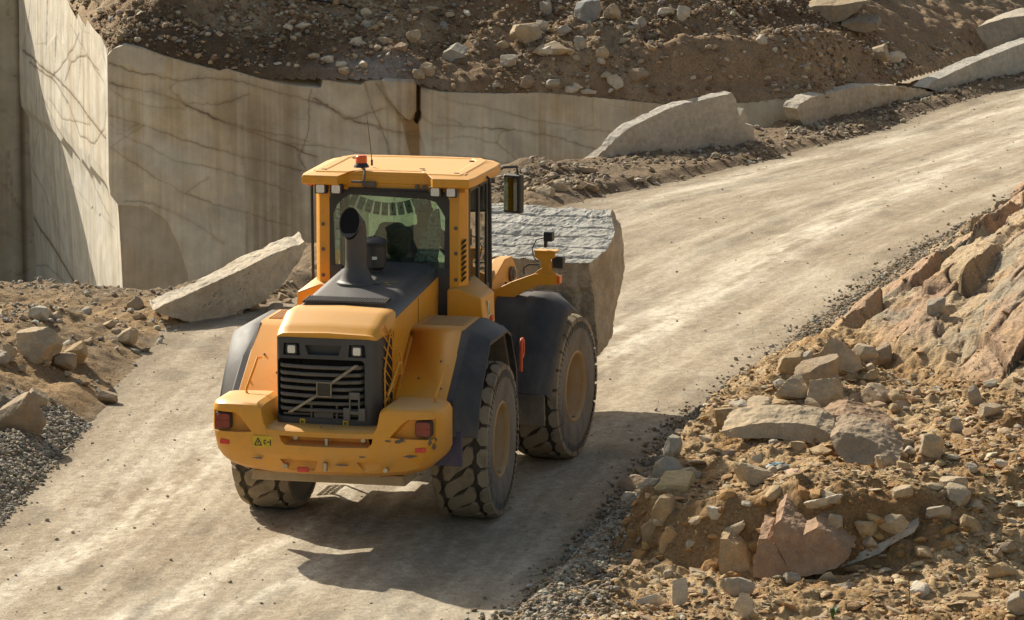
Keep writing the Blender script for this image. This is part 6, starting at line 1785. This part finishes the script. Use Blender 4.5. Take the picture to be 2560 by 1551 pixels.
V = [(dx, dy + .02, 2.28), (dx, dy, 2.45), (dx, dy - .01, 2.60), (dx, dy, 2.72), (dx, dy + .01, 2.79), (dx, dy + .03, 2.90), (dx, dy + .05, 2.99),
     (dx + .20, dy + .01, 2.69), (dx + .27, dy + .10, 2.47), (dx + .16, dy + .34, 2.46), (dx + .12, dy + .40, 2.47),
     (dx - .20, dy + .01, 2.69), (dx - .27, dy + .10, 2.47), (dx - .15, dy + .32, 2.46), (dx - .10, dy + .39, 2.47),
     (dx + .10, dy + .08, 2.26), (dx + .12, dy + .48, 2.26), (dx + .12, dy + .56, 1.95), (dx - .10, dy + .08, 2.26), (dx - .12, dy + .48, 2.26), (dx - .12, dy + .56, 1.95)]
E = [(0, 1), (1, 2), (2, 3), (3, 4), (4, 5), (5, 6), (3, 7), (7, 8), (8, 9), (9, 10), (3, 11), (11, 12), (12, 13), (13, 14), (0, 15), (15, 16), (16, 17), (0, 18), (18, 19), (19, 20)]
Rr = [(.16, .12), (.15, .11), (.17, .12), (.13, .10), (.062, .062), (.085, .10), (.075, .095), .075, .05, .036, .03, .075, .05, .036, .03, .085, .07, .05, .085, .07, .05]
dr = skin_body('person', V, E, Rr, SKIN)
tag(dr, 'driver in a dark shirt sitting in the cab behind the tinted rear window', 'person')
keep = [0, 1, 2, 3, 7, 8, 11, 12]
V2 = [V[i] for i in keep]
E2 = [(0, 1), (1, 2), (2, 3), (3, 4), (4, 5), (3, 6), (6, 7)]
skin_body('shirt', V2, E2, [(.175, .135), (.165, .125), (.185, .135), (.14, .112), .088, .062, .088, .062], SHIRT, dr)
b = MB(); b.sphere((dx, dy + .025, 2.985), 0.092, 18, (0.93, 1.08, 1.0)); b.build('hair', HAIR, dr, bevel=0)
for sx in (-1, 1):
    b = MB(); b.sphere((dx + sx * .085, dy + .05, 2.93), 0.026, 10, (0.5, 1, 1.4)); b.build('ear', SKIN, dr, bevel=0)
# hands closed on the wheel: five fingers each
for sx in (-1, 1):
    hx, hy, hz = dx + sx * .11, dy + .40, 2.475
    vs = [(hx, hy, hz), (hx, hy + .05, hz + .01)]; es = [(0, 1)]; rs = [.026, .030]
    for f_ in range(4):
        a = len(vs); ox = (f_ - 1.5) * .019
        vs += [(hx + ox, hy + .085, hz + .022), (hx + ox, hy + .105 - .003 * abs(f_ - 1.5), hz + .006), (hx + ox, hy + .09, hz - .018)]; es += [(1, a), (a, a + 1), (a + 1, a + 2)]; rs += [.0095, .009, .008]
    a = len(vs); vs += [(hx - sx * .035, hy + .045, hz + .008), (hx - sx * .045, hy + .075, hz + .004)]; es += [(0, a), (a, a + 1)]; rs += [.010, .009]
    skin_body('hand', vs, es, rs, SKIN, dr, levels=1)

# string of little cards across the inside of the rear window
bt = empty('card_bunting', (-0.04, 0.66, 3.1))
tag(bt, 'string of small teal and brown cards hanging in an arc inside the rear window', 'bunting')
pts = [(-0.41 + 0.0765 * i, 0.66, 3.155 - 0.100 * (1 - ((i - 4.9) / 4.9) ** 2)) for i in range(11)]
b = MB(); b.tube([(p[0] + .04, 0, p[2] - 3.1) for p in pts], 0.003, 5); b.build('string', INK, bt, bevel=0)
CARDC = [(0.30, 0.33, 0.27), (0.20, 0.29, 0.31), (0.33, 0.40, 0.36), (0.27, 0.32, 0.27), (0.32, 0.36, 0.30), (0.23, 0.33, 0.32), (0.36, 0.46, 0.43), (0.31, 0.35, 0.29), (0.10, 0.30, 0.33), (0.08, 0.26, 0.32)]
M_BR = plain_mat('card_band', (0.12, 0.07, 0.06), rough=0.7); M_BD = plain_mat('card_picture', (0.05, 0.11, 0.13), rough=0.7)
for i in range(10):
    x = (pts[i][0] + pts[i + 1][0]) / 2 + .04; z = (pts[i][2] + pts[i + 1][2]) / 2 - 3.1
    ang = math.atan2(pts[i + 1][2] - pts[i][2], pts[i + 1][0] - pts[i][0])
    R_ = Matrix.Rotation(-ang, 3, 'Y')
    def W_(px, pz): return Vector((x, 0, z)) + R_ @ Vector((px, 0, pz))
    b = MB(); b.box(W_(0, -.065), (0.066, 0.003, 0.13), rot=R_); cd = b.build('card', plain_mat('card_paper', CARDC[i], rough=0.7, var=0.15, scale=40), bt, bevel=0)
    if i in (2, 3, 4, 5, 8, 9):
        b = MB(); b.box(W_(0, -.115) + Vector((0, -.0015, 0)), (0.066, 0.003, 0.03), rot=R_); b.build('band', M_BR if i < 6 else INK, cd, bevel=0)
    b = MB(); b.sphere(W_(random.uniform(-.008, .008), -.055), 0.020, 10, (0.9, 0.12, 1.15)); b.build('picture', M_BD, cd, bevel=0)
# folded lace cloth hung inside the right of the window
b = MB()
t = MT('lace_cloth'); n_ = t.noise(26, 3, 0.6); t.set(col=t.ramp(n_, [(0.42, (0.07, 0.11, 0.11)), (0.5, (0.42, 0.52, 0.50))]), rough=0.9)
rg = []
for k in range(7):
    z = 3.0 - 0.09 * k; w_ = 0.02 + 0.10 * math.sin(min(1, k / 5) * 1.6)
    rg.append([Vector((0.47 - .02 * k + w_ * math.cos(a) , 0.70 + 0.05 * math.sin(a) + 0.012 * math.sin(a * 5 + k), z)) for a in [2 * PI * j / 24 for j in range(24)]])
b.loft(rg); tag(b.build('lace_cloth', t.m, None, bevel=0), 'gathered lace cloth hanging inside the right side of the rear window', 'cloth')

# cable over the top of the slope
pts = []
for u, v in ((690, -6), (740, 2), (790, 8), (828, 15), (860, 26)):
    P, t_ = drop_on(u, v); pts.append((P[0], P[1] - .05, P[2] + 0.03))
b = MB(); b.tube(pts, 0.022, 6); tag(b.build('cable', INK, None, bevel=0), 'dark cable lying across the spoil slope at the top of the picture', 'cable')
# scrap of blue plastic
P, _ = drop_on(1866, 1128)
Vb, Fb = rock_shape(9001, 3, 9, rough=0.5, fine=0.2)
o = np_mesh('plastic_scrap', Vb * np.array([0.11, 0.08, 0.045]), Fb, plain_mat('teal_plastic', (0.12, 0.20, 0.22), rough=0.5), smooth=False); o.location = (P[0], P[1], P[2] + 0.03)
tag(o, 'crumpled grey-blue plastic scrap among stones on the right bank', 'plastic scrap')

# weeds
LEAF = plain_mat('leaf_green', (0.06, 0.13, 0.025), rough=0.6, var=0.4); DRY = plain_mat('dry_stem', (0.16, 0.105, 0.06), rough=0.9)
def weed(u, v, h, n, label, seed):
    P, _ = drop_on(u, v); r2 = random.Random(seed)
    b = MB()
    for k in range(n):
        a = r2.uniform(0, 2 * PI); l = h * r2.uniform(.6, 1.1); s_ = r2.uniform(.2, .8); w_ = h * 0.09
        d_ = Vector((math.cos(a), math.sin(a), 0)); q = Vector((-d_.y, d_.x, 0)) * w_
        p0 = Vector((0, 0, -0.01)); p1 = d_ * l * s_ * .45 + Vector((0, 0, l * .6)); p2 = d_ * l * s_ + Vector((0, 0, l * .8))
        vs = [b.bm.verts.new(p) for p in (p0 - q * .5, p0 + q * .5, p1 + q, p1 - q, p2)]
        b.bm.faces.new(vs[:4]); b.bm.faces.new((vs[3], vs[2], vs[4]))
    o = b.build('weed', LEAF, None, bevel=0); o.location = P
    tag(o, label, 'plant')
weed(2003, 1487, 0.12, 16, 'green weed tuft at the bottom edge of the right bank', 1)
weed(2372, 1152, 0.07, 9, 'small green weed alone on the sunny scree', 2)
weed(2452, 1416, 0.07, 8, 'yellow-green weed near the right frame edge', 3)
P, _ = drop_on(2186, 1478)
b = MB(); r2 = random.Random(9)
b.tube([(0, 0, -.02), (.008, 0, .15), (-.005, .01, .30), (.0, 0, .40)], [.006, .005, .004, .002], 6)
for k in range(46):
    z = r2.uniform(.18, .40); a = r2.uniform(0, 2 * PI); l = r2.uniform(.012, .030)
    b.tube([(0, 0, z), (l * math.cos(a), l * math.sin(a), z + .02)], [.004, .002], 4)
o = b.build('dry_stalk', DRY, None, bevel=0); o.location = P
tag(o, 'dry brown seed stalk standing on the lower right of the bank', 'plant')
# ------------------------------------------------------------------ light
SUN = Vector((-1.10, 0.95, 1.0)).normalized()
ld = bpy.data.lights.new('sun', 'SUN'); ld.energy = 4.8; ld.angle = math.radians(0.55); ld.color = (1.0, 0.93, 0.80)
lo = bpy.data.objects.new('sun', ld); COL.objects.link(lo)
lo.rotation_euler = SUN.to_track_quat('Z', 'Y').to_euler()
w = bpy.data.worlds.new("World"); sc.world = w; w.use_nodes = True
nt = w.node_tree; nt.nodes.clear()
sky = nt.nodes.new('ShaderNodeTexSky'); sky.sky_type = 'NISHITA'; sky.sun_disc = False
sky.sun_elevation = math.asin(SUN.z); sky.sun_rotation = math.atan2(SUN.x, SUN.y)
sky.dust_density = 2.5; sky.air_density = 1.0; sky.ozone_density = 1.0
bg = nt.nodes.new('ShaderNodeBackground'); bg.inputs[1].default_value = 0.105
wo = nt.nodes.new('ShaderNodeOutputWorld')
mx = nt.nodes.new('ShaderNodeMix'); mx.data_type = 'RGBA'; mx.blend_type = 'MULTIPLY'; mx.inputs[0].default_value = 1.0
mx.inputs[7].default_value = (1.0, 0.915, 0.765, 1)          # warm air over the dusty pit
nt.links.new(sky.outputs[0], mx.inputs[6]); nt.links.new(mx.outputs[2], bg.inputs[0]); nt.links.new(bg.outputs[0], wo.inputs[0])
sc.view_settings.view_transform = 'Standard'; sc.view_settings.look = 'None'
sc.view_settings.exposure = 0.5; sc.view_settings.gamma = 1.0
sc.render.resolution_x, sc.render.resolution_y = 1024, 620
sc.cycles.max_bounces = 8; sc.cycles.transparent_max_bounces = 16
sc.cycles.use_denoising = True
bpy.context.view_layer.update()
